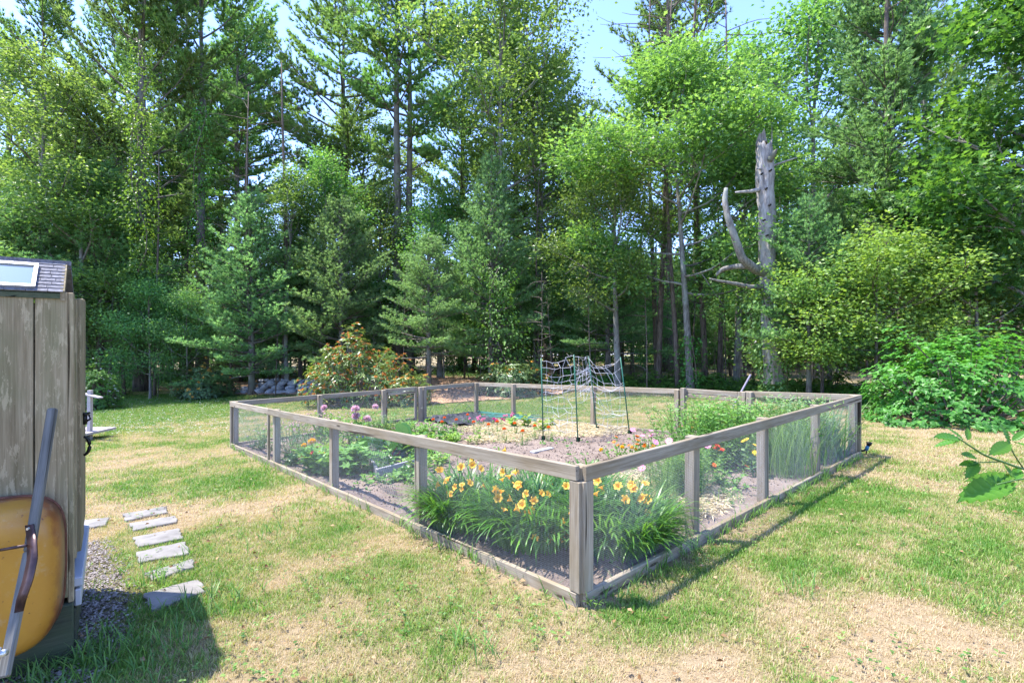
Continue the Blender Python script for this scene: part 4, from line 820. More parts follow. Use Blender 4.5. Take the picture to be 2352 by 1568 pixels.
# slate stepping slabs
lbs = ['narrow stepping slab farthest from the camera, first of the path', 'second stepping slab of the path counted from the far end', 'third stepping slab from the far end, cracked along its front', 'fourth stepping slab from the far end with a weed growing at its edge', 'split stepping slab just behind the nearest big one', 'largest and nearest stepping slab of the path', 'single stepping slab beside the shed wall, left of the others']
for k, sw in enumerate(slab_w):
    rg = rs(200+k); ctr = sw.mean(0); pts = []
    for e_ in range(4):
        p_, q_ = sw[e_], sw[(e_+1) % 4]; nn_ = np.array([q_[1]-p_[1], p_[0]-q_[0]])/np.linalg.norm(q_-p_); L_ = np.linalg.norm(q_-p_); m_ = 6 if L_ > .2 else 3
        for j_ in range(m_): pts.append(p_+(q_-p_)*(j_/m_)+nn_*rg.uniform(-.012, .012)*(1 if j_ else .3))
    bm = bmesh.new(); vs_ = [bm.verts.new((q[0], q[1], h1(*q)-.037)) for q in pts]; fa = bm.faces.new(vs_); r_ = bmesh.ops.extrude_face_region(bm, geom=[fa]); bmesh.ops.translate(bm, vec=(0, 0, .052), verts=[x for x in r_['geom'] if isinstance(x, bmesh.types.BMVert)])
    bmesh.ops.recalc_face_normals(bm, faces=bm.faces); bmesh.ops.bevel(bm, geom=[e for e in bm.edges if all(abs(v_.co.z-h1(v_.co.x, v_.co.y)-.015) < .01 for v_ in e.verts)], offset=.006, segments=1, affect='EDGES')
    bmesh.ops.triangulate(bm, faces=bm.faces); bmesh.ops.translate(bm, vec=(-ctr[0], -ctr[1], -h1(*ctr)), verts=bm.verts)
    me = bpy.data.meshes.new('stepping_slab'); bm.to_mesh(me); bm.free(); me.materials.append(M_slate); o = link('stepping_slab', me, None, (ctr[0], ctr[1], h1(*ctr))); tag(o, lbs[k], 'stepping stone', 'grey slabs of the stepping path')
# gravel
rg = rs(71); n = 9000; lo = gravel_poly.min(0); hi = gravel_poly.max(0); P = rg.uniform(lo, hi, (n*2, 2)); P = P[inpoly(P[:, 0]+rg.normal(0, .05, n*2), P[:, 1]+rg.normal(0, .05, n*2), gravel_poly)][:n]; n = len(P)
OCT = (np.array([[1, 0, 0], [-1, 0, 0], [0, 1, 0], [0, -1, 0], [0, 0, .7], [0, 0, -.7], [.6, .6, .35], [-.6, .5, .3]]), np.array([[0, 6, 4], [6, 2, 4], [2, 7, 4], [7, 1, 4], [1, 3, 4], [3, 0, 4], [0, 2, 6], [2, 1, 7], [0, 5, 2], [2, 5, 1], [1, 5, 3], [3, 5, 0]]))
mb = MB(); mb.add(*scatter(np.stack([P[:, 0], P[:, 1], hgt(P[:, 0], P[:, 1])+.004], 1), rdir(rg, n, -.2, .2), np.array([0, 0, 1])+rg.normal(0, .25, (n, 3)), rg.uniform(.004, .013, n), *OCT, rg.random(n)))
tag(mb.build('gravel', M_pebble, smooth=False), 'loose river pebbles beside the shed door', None, None, 'stuff')
# soil crumbs, mulch chips, straw, fallen leaves
def inside(n, rg, a0=.02): S = rg.uniform(a0, 1-a0, n); T_ = rg.uniform(a0, 1-a0, n); return (Nc*(1-S)[:, None]+Lc*S[:, None])*(1-T_)[:, None]+(Rc*(1-S)[:, None]+Bc*S[:, None])*T_[:, None]
sz_ = lambda P: hgt(P[:, 0], P[:, 1])+np.maximum(.004, .012+.07*(fbm(P[:, 0]*3.3, P[:, 1]*3.3, 4)-.35))
M_crumb = leafmat('soil_crumb', [(0, (.10, .075, .06)), (.5, (.19, .15, .12)), (1, (.33, .28, .24))], 0, .9, .1, hue=0)
P = inside(16000, rg); n = len(P); mb = MB(); mb.add(*scatter(np.stack([P[:, 0], P[:, 1], sz_(P)+.008], 1), rdir(rg, n), rdir(rg, n), .004+.012*rg.random(n)**3, *OCT, rg.random(n)**1.3)); tag(mb.build('soil_crumbs', M_crumb), 'clods and crumbs of soil on the garden beds', None, None, 'stuff')
M_chip = leafmat('mulch_chip', [(0, (.10, .05, .03)), (.5, (.26, .15, .09)), (1, (.45, .30, .20))], 0, .9, .1, hue=0)
lo = mulch_poly.min(0); hi = mulch_poly.max(0); P = rg.uniform(lo, hi, (30000, 2)); P = P[inpoly(P[:, 0], P[:, 1], mulch_poly)]; n = len(P); mb = MB(); mb.add(*scatter(np.stack([P[:, 0], P[:, 1], hgt(P[:, 0], P[:, 1])+.06], 1), rdir(rg, n, -.3, .3), rdir(rg, n, .3, 1), rg.uniform(.03, .09, n), *LONG, rg.random(n))); tag(mb.build('mulch_chips', M_chip), 'shredded bark chips on the mulch bank', None, None, 'stuff')
def straw(u, v, rx, ry, n, label, seed, ang=0):
    rg = rs(seed); c = gg(u, v); q = rg.normal(0, .5, (n, 2)); q = q[np.hypot(q[:, 0], q[:, 1]) < 1.15]; n = len(q); q = q*[rx, ry]; ca, sa = math.cos(ang), math.sin(ang); P = np.stack([c.x+q[:, 0]*ca-q[:, 1]*sa, c.y+q[:, 0]*sa+q[:, 1]*ca], 1); P = P[inpoly(P[:, 0], P[:, 1], Nc+.0*gar+(gar-Nc)*1.0) & (np.minimum(segdist(P[:, 0], P[:, 1], Nc, Rc), segdist(P[:, 0], P[:, 1], Nc, Lc)) > .17)]; n = len(P)
    P3_ = np.stack([P[:, 0], P[:, 1], sz_(P)+rg.uniform(.008, .045, n)], 1); mb = MB(); mb.add(*scatter(P3_, rdir(rg, n, -.25, .25), rdir(rg, n, .3, 1), rg.uniform(.05, .13, n), LONG[0]*[.45, 1, 1], LONG[1], rg.random(n))); tag(mb.build('straw_mulch', M_straw), label, None, None, 'stuff')
straw(1240, 985, 1.7, 1.05, 26000, 'pale straw mulch around the young vegetable plants', 3, -.5); straw(1500, 1140, .6, 1.0, 7500, 'pale straw between the lilies and the feathery plants', 4, .5); straw(1150, 1010, .6, .5, 2600, 'thin straw around the marigolds', 5)
lf = gp(627, 1170); V, F, A = scatter(np.array([lf+Vector((0, 0, .025))]), np.array([[1, .3, .15]]), np.array([[0, .2, 1]]), [.11], *OAKL); o = mk('fallen_leaf', V, F, simple('dry_brown_leaf', (.22, .10, .05), .6), origin=tuple(lf)); tag(o, 'dry brown oak leaf lying on the straw-coloured lawn', 'leaf')

# ------------------------------------------------------------------ shed
M_dkwood = woodmat('dark_damp_wood', (.03, .035, .025), (.07, .075, .05), (.12, .12, .08), (.06, .08, .04), .6)
M_shingle = simple('asphalt_shingle', (.16, .155, .17), .9, 0, .35, 60, .3)
M_whitepaint = simple('white_paint', (.42, .42, .45), .5, 0, .05, 5)
M_black = simple('black_iron', (.02, .02, .022), .4, .7, .1)
shb = h1(*shedC); shed = empty('garden_shed', (shedC[0], shedC[1], shb), 'weathered board garden shed with a shingled roof and skylight', 'shed')
def SP(a, b, z): q = shedC+sa_*a+sb_*b; return Vector((q[0], q[1], z))
def box6(mb, corners_bot, corners_top):
    V = [tuple(c) for c in corners_bot]+[tuple(c) for c in corners_top]; n = len(corners_bot); F = []
    for i in range(1, n-1): F += [[0, i+1, i], [n, n+i, n+i+1]]
    for i in range(n): j = (i+1) % n; F += [[i, j, n+j], [i, n+j, n+i]]
    mb.add(V, F)
ZT, ZF, ZB = 1.853, 1.905, .25; fnorm = Vector((-sb_[0], -sb_[1], 0)); snorm = Vector((-sa_[0], -sa_[1], 0))
mb = MB(); box6(mb, [SP(.03, .04, shb-.1), SP(1.5, .04, shb-.1), SP(1.5, 1.06, shb-.1), SP(.03, 1.06, shb-.1)], [SP(.03, .04, 1.80), SP(1.5, .04, 1.80), SP(1.5, 1.06, 1.85), SP(.03, 1.06, 1.85)])
body = mb.build('wall', M_dkwood, shed)
a0 = 0.0; wds = [.135, .145, .12, .15, .13, .14, .15, .14, .13, .15]; rg = rs(81)
for w_ in wds:
    z0 = ZB+rg.uniform(-.01, .015); plank('board', SP(a0+w_/2, .015+rg.uniform(0, .006), z0), SP(a0+w_/2, .015+rg.uniform(0, .006), ZT+.004+rg.uniform(-.003, .006)), w_-.006, .022, M_shed, body, fnorm, .004); a0 += w_
# side wall: corner board, then ledged doors, then far boards
b0 = .005
for w_, zt, ou, z0 in ((.10, ZT+.005, .012, .22), (.13, ZT-.02, .022, .42), (.14, ZT-.012, .045, .42), (.14, ZT-.005, .045, .42), (.14, ZT, .045, .42), (.14, ZT+.008, .04, .44), (.14, ZT+.014, .04, .44), (.14, ZT+.02, .04, .44), (.12, ZT+.03, .02, .42), (.09, ZT+.04, .02, .22)):
    w_ *= .84; ou *= .7
    plank('board', SP(-ou+.0, b0+w_/2, z0), SP(-ou, b0+w_/2, zt), w_-.005, .024, M_shed, body, snorm, .004); b0 += w_
plank('door_sill', SP(-.03, .06, .30), SP(-.03, 1.08, .30), .05, .05, M_whitepaint, shed, snorm, .006)
plank('door_sill', SP(-.035, .05, .22), SP(-.035, 1.08, .22), .09, .03, M_whitepaint, shed, snorm, .006)
plank('skid_beam', SP(.02, .06, .06), SP(.02, 1.08, .06), .20, .10, M_dkwood, shed, snorm, .006)
plank('skid_beam', SP(-.02, .01, .05), SP(1.4, .01, .05), .34, .06, M_dkwood, shed, fnorm, .006)
latch = empty('latch', SP(-.045, .42, 1.14)-shed.location); latch.parent = shed
mb = MB(); p = np.array(SP(-.05, .42, 1.14)); sn_ = np.array([*(-sa_), 0]); bb_ = np.array([*sb_, 0])
mb.add(*tube([p+[0, 0, -.035], p+[0, 0, .035]], .014, 8)); mb.build('latch_barrel', M_black, latch, True)
mb = MB(); mb.add(*tube([p+[0, 0, .03]-bb_*.05, p+sn_*.02+[0, 0, .03], p+bb_*.06+[0, 0, .02]], .009, 6)); mb.build('latch_bar', M_black, latch, True)
mb = MB(); mb.add(*tube([p+sn_*.005+[0, 0, -.02], p+sn_*.028+[0, 0, -.005], p+sn_*.02+[0, 0, .02]], .007, 6)); mb.build('latch_hook', M_black, latch, True)
mb = MB(); q = np.array(SP(-.045, .46, .97)); t = np.linspace(0, np.pi, 12); mb.add(*tube(q+np.outer(np.sin(t), sn_)*.028+np.outer(np.cos(t), [0, 0, 1.])*.055, np.linspace(.007, .007, 12)+.003*np.sin(t), 7)); mb.build('door_handle', M_black, shed, True)
# roof: steep front slope with skylight, long shallow back slope
ra, rb, rz_ = -.0, .22, 2.035; roofe = empty('roof', (0, 0, 0)); roofe.parent = shed; roofe.location = SP(.6, .3, 1.9)-shed.location
sl_v = (SP(0, rb, rz_)-SP(0, 0, ZT)); sl_n = Vector((*sa_, 0)).cross(sl_v).normalized(); sl_n = sl_n if sl_n.z > 0 else -sl_n
mb = MB(); box6(mb, [SP(.035, 0, ZT-.03), SP(1.6, 0, ZT-.03), SP(1.6, rb, rz_-.03), SP(.035, rb, rz_-.03)], [SP(.035, 0, ZT-.005), SP(1.6, 0, ZT-.005), SP(1.6, rb, rz_-.005), SP(.035, rb, rz_-.005)]); mb.build('front_deck', M_dkwood, roofe)
mb = MB(); box6(mb, [SP(.0, rb, rz_-.03), SP(1.6, rb, rz_-.03), SP(1.6, .46, ZT-.01), SP(.0, .46, ZT-.01)], [SP(.0, rb, rz_), SP(1.6, rb, rz_), SP(1.6, .46, ZT+.02), SP(.0, .46, ZT+.02)]); mb.build('back_slope', M_shingle, roofe)
box = MB(); box6(box, [SP(.016, .0, ZT-.04), SP(.034, .0, ZT-.04), SP(.034, rb, rz_-.04), SP(.016, rb, rz_-.04)], [SP(.016, .0, ZT+.012), SP(.034, .0, ZT+.012), SP(.034, rb, rz_+.012), SP(.016, rb, rz_+.012)]); box.build('rake_trim', M_shed, roofe)
nrow = 9; ac = Vector((*sa_, 0))
for r_ in range(nrow):
    t0 = r_/nrow; base = SP(0, 0, ZT)+sl_v*(t0-.01); aa = .026+(.0 if r_ % 2 else -.03)*0+rg.uniform(0, .02)
    aa = .022
    first = True
    while aa < 1.0:
        w_ = rg.uniform(.055, .085) if not first else rg.uniform(.03, .07); first = False
        if not (aa > .128 and .07 < t0 < .80):
            c = base+ac*(aa+w_/2)+sl_n*(.006+.0015*r_*0); v2 = sl_v*(1.25/nrow)
            me_c = [c-ac*(w_/2-.001), c+ac*(w_/2-.001)]; th_ = sl_n*.006
            V = [me_c[0], me_c[1], me_c[1]+v2-sl_n*.005, me_c[0]+v2-sl_n*.005]; mb = MB(); box6(mb, V, [q+th_ for q in V]); mb.build('shingle', M_shingle, roofe)
        aa += w_
mb = MB(); box6(mb, [SP(.0, rb-.02, rz_-.015), SP(1.2, rb-.02, rz_-.015), SP(1.2, rb+.03, rz_-.005), SP(.0, rb+.03, rz_-.005)], [SP(.0, rb-.02, rz_+.012), SP(1.2, rb-.02, rz_+.012), SP(1.2, rb+.03, rz_+.01), SP(.0, rb+.03, rz_+.01)]); mb.build('ridge_cap', M_shingle, roofe)
M_glass = simple('skylight_glass', (.35, .42, .48), .03, 0, .02, 3); M_glass.node_tree.nodes['Principled BSDF'].inputs['Specular IOR Level'].default_value = 1.; M_glass.node_tree.nodes['Principled BSDF'].inputs['Metallic'].default_value = .8
M_alu = simple('aluminium', (.6, .6, .62), .35, .8, .05)
skl = empty('skylight', (0, 0, 0)); skl.parent = shed; skl.location = SP(.5, .1, 1.95)-shed.location
def RP(a, t, o_): return SP(a, 0, ZT)+sl_v*t+sl_n*o_
def slab(name, a1, a2, t1, t2, o1, o2, mat, par): mb = MB(); box6(mb, [RP(a1, t1, o1), RP(a2, t1, o1), RP(a2, t2, o1), RP(a1, t2, o1)], [RP(a1, t1, o2), RP(a2, t1, o2), RP(a2, t2, o2), RP(a1, t2, o2)]); return mb.build(name, mat, par)
slab('glass', .145, .85, .12, .74, .012, .016, M_glass, skl)
for nm, a1, a2, t1, t2 in (('frame_bar', .130, .145, .06, .80), ('frame_bar', .145, .85, .745, .80), ('frame_bar', .145, .85, .06, .115)): slab(nm, a1, a2, t1, t2, .004, .026, M_alu, skl)
# ------------------------------------------------------------------ wheelbarrow stood up against the shed
M_yellow, n_, b_ = newmat('rusty_yellow_paint'); vec, _ = objrnd(n_); f1 = noise(n_, 4, 6, vec, .65); f2 = noise(n_, 25, 4, vec, .7)
ed_ = vatt(n_); k_ = mth(n_, 'ADD', ed_, mth(n_, 'MULTIPLY', mth(n_, 'SUBTRACT', f1, .48), 1.35))
col = ramp(n_, k_, [(.0, (.50, .245, .03)), (.42, (.44, .195, .028)), (.62, (.27, .085, .022)), (.9, (.12, .04, .02))]); col = mixc(n_, ramp(n_, f2, [(.66, (0, 0, 0)), (.70, (1, 1, 1))]), col, (.16, .06, .03)); f3 = noise(n_, 9, 8, vec, .8); col = mixc(n_, mth(n_, 'MULTIPLY', ramp(n_, f3, [(.56, (0, 0, 0)), (.66, (1, 1, 1))]), .35), col, (.50, .38, .22))
n_.links.new(col, b_.inputs['Base Color']); b_.inputs['Roughness'].default_value = .38; bump(n_, b_, f2, .08, .003)
M_rust = simple('rusty_rim', (.16, .06, .035), .65, .3, .4, 20, .3); M_bracket = simple('worn_black_bracket', (.07, .04, .04), .35, .5, .4, 9)
wb = empty('wheelbarrow', SP(.34, -.25, shb), 'yellow rust-streaked wheelbarrow stood on end against the shed', 'wheelbarrow')
U = np.array([*(-sa_), 0]); Wn = np.array([*(-sb_), 0]); O = np.array(SP(.345, -.035, .455)); Z_ = np.array([0, 0, 1.]); nu, nv = 44, 12; V = []; A = []
def rim(th, f_):
    c, s_ = math.cos(th), math.sin(th); ex = 2/4.6; x = abs(c)**ex*math.copysign(1, c); y = abs(s_)**ex*math.copysign(1, s_); hw = .335*(1-.10*(y < 0)*abs(y)**2); return x*hw, y*.375
for j in range(nv+1):
    t = j/nv; sc_ = 1-.42*t**2.2 if t < 1 else 0; dpt = .20*math.sin(min(1, t*1.25)*math.pi/2) if t < .8 else .20+.0*t
    if j > nv*.8: sc_ = (1-.42*(.8**2.2))*(1-(t-.8)/.2)
    else: sc_ = 1-.42*t**2.2
    for i_ in range(nu):
        x, y = rim(2*math.pi*i_/nu, t); V.append(O+U*x*sc_+Z_*(y*sc_-.02*t)+Wn*(.004+dpt)); A.append(.80*(1-t)**2.4+.62*max(0, math.cos(2*math.pi*i_/nu))**3*(1-t)**1.1)
F = []
for j in range(nv):
    for i_ in range(nu): a, b = j*nu+i_, j*nu+(i_+1) % nu; F += [[a, b, b+nu], [a, b+nu, a+nu]]
mk('tray', V, F, M_yellow, wb, A, True)
mb = MB(); PP = np.array([O+U*rim(2*math.pi*i_/60, 0)[0]+Z_*rim(2*math.pi*i_/60, 0)[1]+Wn*.004 for i_ in range(61)]); mb.add(*tube(PP, .0075, 6, False)); mb.build('rim', M_rust, wb, True)
def hpt(u, v, Y): return at(u, v, Y)
h0 = hpt(121, 938, 2.57); hA = hpt(58, 1270, 2.33); hB = hpt(8, 1500, 2.12); hd = (hB-h0)
plank('handle', h0, hA+Vector((0, .02, 0)), .038, .032, M_handle, wb, Vector((.3, -1, 0)), .006)
plank('handle', hA+Vector((.0, .02, .0)), hB-Vector((0, 0, .1)), .038, .032, M_handle, wb, Vector((.3, -1, 0)), .006)
mb = MB(); cp = [hpt(66, 1205, 2.36), hpt(72, 1240, 2.30), hpt(73, 1285, 2.25), hpt(62, 1335, 2.22), hpt(48, 1375, 2.20), hpt(42, 1405, 2.22)]
cp = interp(np.array(cp), np.linspace(0, 1, 20)); sdv = np.array([1., .1, .15]); sdv /= np.linalg.norm(sdv); V = []
for i_, c in enumerate(cp):
    hw = .017+.004*math.sin(i_/19*math.pi); V += [c-sdv*hw, c+sdv*hw, c+sdv*hw+[0, .006, 0], c-sdv*hw+[0, .006, 0]]
F = []
for i_ in range(19):
    for q in range(4): a, b = i_*4+q, i_*4+(q+1) % 4; F += [[a, b, b+4], [a, b+4, a+4]]
mk('leg_bracket', V, F, M_bracket, wb, None, True)
for u, v in ((66, 1213), (46, 1392)):
    mb = MB(); p = np.array(hpt(u, v, 2.24 if v > 1300 else 2.33)); mb.add(*tube([p, p+[0, -.008, 0]], .006, 8)); mb.build('bolt', M_alu, wb)
mb = MB(); mb.add(*tube([hpt(-60, 1273, 2.36), hpt(60, 1252, 2.27)], .007, 6)); mb.build('brace_rod', M_bracket, wb, True)
mb = MB(); p = np.array(hpt(5, 1500, 2.10)); mb.add(*tube([p+[-.06, 0, -.02], p+[.016, 0, .006]], .014, 8)); mb.add(*tube([p+[-.02, -.01, -.05], p+[.0, -.015, .03]], .011, 6)); tag(mb.build('axle_bracket', M_alu, wb, True), kind='stuff')
h2 = O+U*(-.28)+Wn*.22; plank('handle', tuple(h2+Z_*.75-Wn*.18), tuple(h2-Z_*.5), .038, .032, M_handle, wb, Vector((.3, -1, 0)), .006)
mb = MB(); t = np.linspace(0, 2*np.pi, 25); wc = O+U*(-.12)-Z_*.36+Wn*.30; mb.add(*tube(wc+np.outer(np.cos(t), Wn)*.11+np.outer(np.sin(t), Z_)*.11, .035, 8, False)); mb.build('wheel', M_black, wb, True)

# ------------------------------------------------------------------ deck landing with hand rail at far left
M_deck = simple('painted_deck', (.42, .37, .36), .7, 0, .08, 6)
ld = empty('deck_landing', gp(206, 1010), 'small painted deck landing with a low rail beyond the shed', 'deck')
lp = gp(206, 1010); lz = lp.z
plank('rail_post', (lp.x, lp.y, lz), at(207, 896, lp.y), .075, .075, M_deck, ld, Vector((0, -1, 0)), .004)
plank('hand_rail', at(140, 892, lp.y+.25), at(232, 913, lp.y-.12), .03, .09, M_deck, ld, None, .004)
plank('platform', Vector((lp.x-1.1, lp.y+.1, lz+.16)), Vector((lp.x+.14, lp.y+.1, lz+.16)), .05, .9, M_deck, ld, Vector((0, -1, 0)), .004)
plank('riser_board', Vector((lp.x-1.1, lp.y-.32, lz+.06)), Vector((lp.x+.12, lp.y-.32, lz+.06)), .15, .03, M_dkwood, ld, Vector((0, -1, 0)), .004)

# ------------------------------------------------------------------ trellis with string netting
M_grnstake = simple('green_stake', (.02, .12, .07), .45, 0, .2, 10); M_string = simple('white_string', (.56, .56, .60), .7, 0, .03)
stk = [((1248, 1013), (1243, 822)), ((1328, 1018), (1318, 814)), ((1372, 990), (1352, 818)), ((1447, 1000), (1425, 820))]
tr_ = empty('bean_trellis', gg(1340, 1010), 'tall garden trellis of four green stakes strung with white netting', 'trellis'); ends = []
for k, ((u, v), (ut, vt)) in enumerate(stk):
    b = gg(u, v); t_ = at(ut, vt, b.y+rs(k).uniform(-.05, .05)); mb = MB(); mb.add(*tube([b-Vector((0, 0, .1)), (b+t_)/2, t_], .0115, 7)); s_o = mb.build('stake', M_grnstake, tr_, True); ends.append((np.array(b), np.array(t_)))
    mb = MB(); mb.add([b+Vector((-.035, 0, .0)), b+Vector((.035, 0, 0)), b+Vector((.035, 0, .075)), b+Vector((-.035, 0, .075)), b+Vector((0, .012, .04))], [[0, 1, 2], [0, 2, 3], [0, 3, 4], [1, 4, 2], [0, 4, 1], [2, 4, 3]]); mb.build('foot_plate', M_black, tr_)
def netting(A_, B_, nc, nr, h0_, h1_, sag, seed, twist=0.):
    rg = rs(seed); mb = MB(); G_ = np.zeros((nr+1, nc+1, 3))
    for r_ in range(nr+1):
        f_ = h0_+(h1_-h0_)*r_/nr; a = A_[0]+(A_[1]-A_[0])*f_; b = B_[0]+(B_[1]-B_[0])*min(1, f_+twist*math.sin(r_*1.3)*.1)
        for c_ in range(nc+1):
            s_ = c_/nc; s2 = np.clip(s_+(.04*rg.normal() if 0 < c_ < nc else 0)+twist*.12*math.sin(r_*.9)*math.sin(math.pi*s_), 0, 1); p = a+(b-a)*s2
            p = p+np.array([0, .05*rg.normal()*(0 < c_ < nc), -sag*math.sin(math.pi*s_)*(.35+.65*r_/nr)+.02*rg.normal()*(0 < c_ < nc)]); G_[r_, c_] = p
    for r_ in range(nr+1): mb.add(*tube(interp(G_[r_], np.linspace(0, 1, nc*3+1)), .0023, 4, False))
    for c_ in range(nc+1): mb.add(*tube(G_[:, c_], .0023, 4, False))
    return tag(mb.build('netting', M_string, tr_), kind='stuff')
netting(ends[0], ends[1], 6, 11, .12, .96, .05, 2, .3); netting(ends[2], ends[3], 6, 12, .10, .97, .14, 3, 1.); netting(ends[1], ends[2], 5, 10, .45, .97, .05, 4, 1.2)
rg = rs(99); mb = MB()
for k in range(14):
    a = ends[1][0]+(ends[1][1]-ends[1][0])*rg.uniform(.5, .98); b = ends[2][0]+(ends[2][1]-ends[2][0])*rg.uniform(.5, .98); m = (a+b)/2+rg.normal(0, .06, 3)+(ends[3][1]-ends[2][1])*rg.uniform(-.1, .25); mb.add(*tube(interp(np.array([a, m, b]), np.linspace(0, 1, 5)), .0022, 3, False))
tag(mb.build('tangled_strings', M_string, tr_), kind='stuff')
# ------------------------------------------------------------------ garden plants
def ribbons(name, P, az, L, e0, bend, wd, mat, parent, seed, K=6):
    rg = rs(seed); V, F, q = blades(P, az, L, e0, bend, wd, K); return mk(name, V, F, mat, parent, np.repeat(rg.random(len(P)), q), True)
def ing(s_, t_):
    P = (Nc*(1-s_)+Lc*s_)*(1-t_)+(Rc*(1-s_)+Bc*s_)*t_; return Vector((P[0], P[1], soilz(P[0], P[1])))
def trumpet(seed, s=.05):
    """six-petalled lily flower opening along +z"""
    V = []; F = []
    for k in range(6):
        a = k*math.pi/3; wd = .62 if k % 2 else .85; o = len(V); c, s_ = math.cos(a), math.sin(a)
        for r_, z, w_ in ((.05, 0, .08), (.28, .5, .22), (.62, .92, wd*.5), (.92, 1.02, wd*.46), (1.12, .90, .10)):
            V += [(r_*c-w_*s_, r_*s_+w_*c, z+.05), (r_*c, r_*s_, z-.05), (r_*c+w_*s_, r_*s_-w_*c, z+.05)]
        for j in range(4):
            b = o+j*3; F += [[b, b+3, b+4], [b, b+4, b+1], [b+1, b+4, b+5], [b+1, b+5, b+2]]
    V = np.array(V)*s; return mesh('flower', V, F, M_gold, .3+.6*np.clip(np.hypot(V[:, 0], V[:, 1])/s, 0, 1))
def daisyf(n, r, mat, cr=.3, name='flower', cup=.1, layers=1, cmat=None):
    V = []; F = []
    for l in range(layers):
        for k in range(n):
            a = 2*np.pi*(k+.5*l)/n; c, s_ = math.cos(a), math.sin(a); w_ = r*(1.0-.2*l)*math.sin(math.pi/n)*1.0; q = r*(1-.25*l); o = len(V); z = cup*r*(l+1)
            V += [(0, 0, .02*r*l), (q*.6*c-w_*s_, q*.6*s_+w_*c, z*.6), (q*c, q*s_, z), (q*.6*c+w_*s_, q*.6*s_-w_*c, z*.6)]; F += [[o, o+3, o+2], [o, o+2, o+1]]
    me = mesh(name, V, F, mat, rs(n).random(len(V)))
    if cmat:
        bm = bmesh.new(); bm.from_mesh(me); n0 = len(bm.faces); bmesh.ops.create_icosphere(bm, subdivisions=1, radius=r*cr, matrix=Matrix.Translation((0, 0, r*cup))@Matrix.Diagonal((1, 1, .5, 1))); bm.faces.ensure_lookup_table()
        for f in bm.faces[n0:]: f.material_index = 1
        bm.to_mesh(me); bm.free(); me.materials.append(cmat)
    return me
def pompom(r, mat, n=60, name='flower'):
    rg = rs(n); d = rdir(rg, n, -.15, 1); mb = MB(); mb.add(*scatter(d*r*.35, d+rg.normal(0, .2, (n, 3)), rdir(rg, n), r*.75, *LEAF, rg.random(n))); return mb.mesh(name, mat)
M_brown = simple('flower_eye', (.10, .05, .02), .8); M_cent = simple('yellow_eye', (.6, .45, .05), .8)
FL = dict(lily=trumpet(1, .034), rud=daisyf(13, .055, M_yel, .28, cmat=M_cent), daisy=daisyf(14, .028, M_white, .35, cmat=M_cent), cosmos=daisyf(8, .04, M_pink, .2, cmat=M_cent), zin=daisyf(14, .035, M_redfl, .2, layers=2), orz=daisyf(14, .03, M_orfl, .2, layers=2),
          mari=pompom(.034, M_orfl, 90), peony=pompom(.075, M_pale, 110), dian=pompom(.028, M_pink, 40), magf=pompom(.028, M_magenta, 40), yelp=pompom(.05, M_yel, 90), chive=pompom(.018, M_pale, 24), small=daisyf(5, .018, M_redfl, .2), bud=pompom(.013, leafmat('cream_bud', [(0, (.55, .5, .25)), (1, (.75, .72, .45))], .2, .6, .2, hue=0), 16), blue=pompom(.02, simple('blue_petal', (.08, .08, .5), .6), 20))
def flower_at(kind, p, parent, up=(0, 0, 1), s=1., rz=0.):
    q = Vector(up).to_track_quat('Z', 'Y').to_euler(); o = link('flower', FL[kind], parent, Vector(p)-parent.location, q, s); return o
def stemmed(name, pos, n, Rx, Ry, H, leaf, tpl, mat, label, cat='plant', seed=1, per=16, flower=None, fp=1., fs=1., group=None, lean=.25, z0=.1, updir=.6, stemw=.003, droop=0., nfl=None, smat=None, hvar=.15):
    """n leafy stems from the ground with optional flowers on top"""
    rg = rs(seed); e = empty(name, pos, label, cat, group); q = rg.normal(0, .42, (n, 2))*[Rx, Ry]; P = []; D = []; N_ = []; A = []; st = MB(); tops = []
    dd_ = lambda x, y: min(float(segdist(x, y, gar[i_], gar[(i_+1) % 4])) for i_ in range(4)); q = np.array([v_ for v_ in q if inpoly(pos[0]+v_[0], pos[1]+v_[1], gar) and dd_(pos[0]+v_[0], pos[1]+v_[1]) > min(.2, .1+H*.2)] or [[0., 0.]]); n = len(q)
    for k in range(n):
        b = np.array([pos[0]+q[k, 0], pos[1]+q[k, 1], 0.]); b[2] = hgt(b[0], b[1]); h = H*rg.uniform(1-hvar*2, 1+hvar*.6); ln = rg.normal(0, lean, 2)*h+q[k]*.25
        t = b+np.array([ln[0], ln[1], h]); m_ = (b+t)/2+rg.normal(0, .02, 3)*h; path = interp(np.array([b, m_, t]), np.linspace(0, 1, 5)); st.add(*tube(path, np.linspace(stemw*1.4, stemw*.6, 5), 4, False)); tops.append((t, nrm(t-m_)))
        tt = z0+(1-z0)*(np.arange(per)+rg.random(per))/per; P.append(interp(path, tt)+rg.normal(0, .008, (per, 3))); a = np.arange(per)*2.4+rg.uniform(0, 6)
        D.append(np.stack([np.cos(a), np.sin(a), rg.uniform(-.1, .8, per)-droop], 1)); A.append(np.clip(tt*.55+rg.normal(.2, .15, per), 0, 1))
    P = np.concatenate(P); D = np.concatenate(D); mb = MB(); mb.add(*scatter(P, D, np.array([0, 0, updir])+rg.normal(0, .35, P.shape), leaf*rg.uniform(.6, 1.2, len(P)), *tpl, np.concatenate(A))); mb.build('leaves', mat, e); st.build('stems', smat or M_stem, e)
    if flower:
        idx = rg.permutation(n)[:nfl or int(n*fp)]
        for k in idx: t, d = tops[k]; flower_at(flower, t, e, nrm(d+rg.normal(0, .25, 3)+np.array([0, -.35, .2])), fs*rg.uniform(.8, 1.15))
    return e
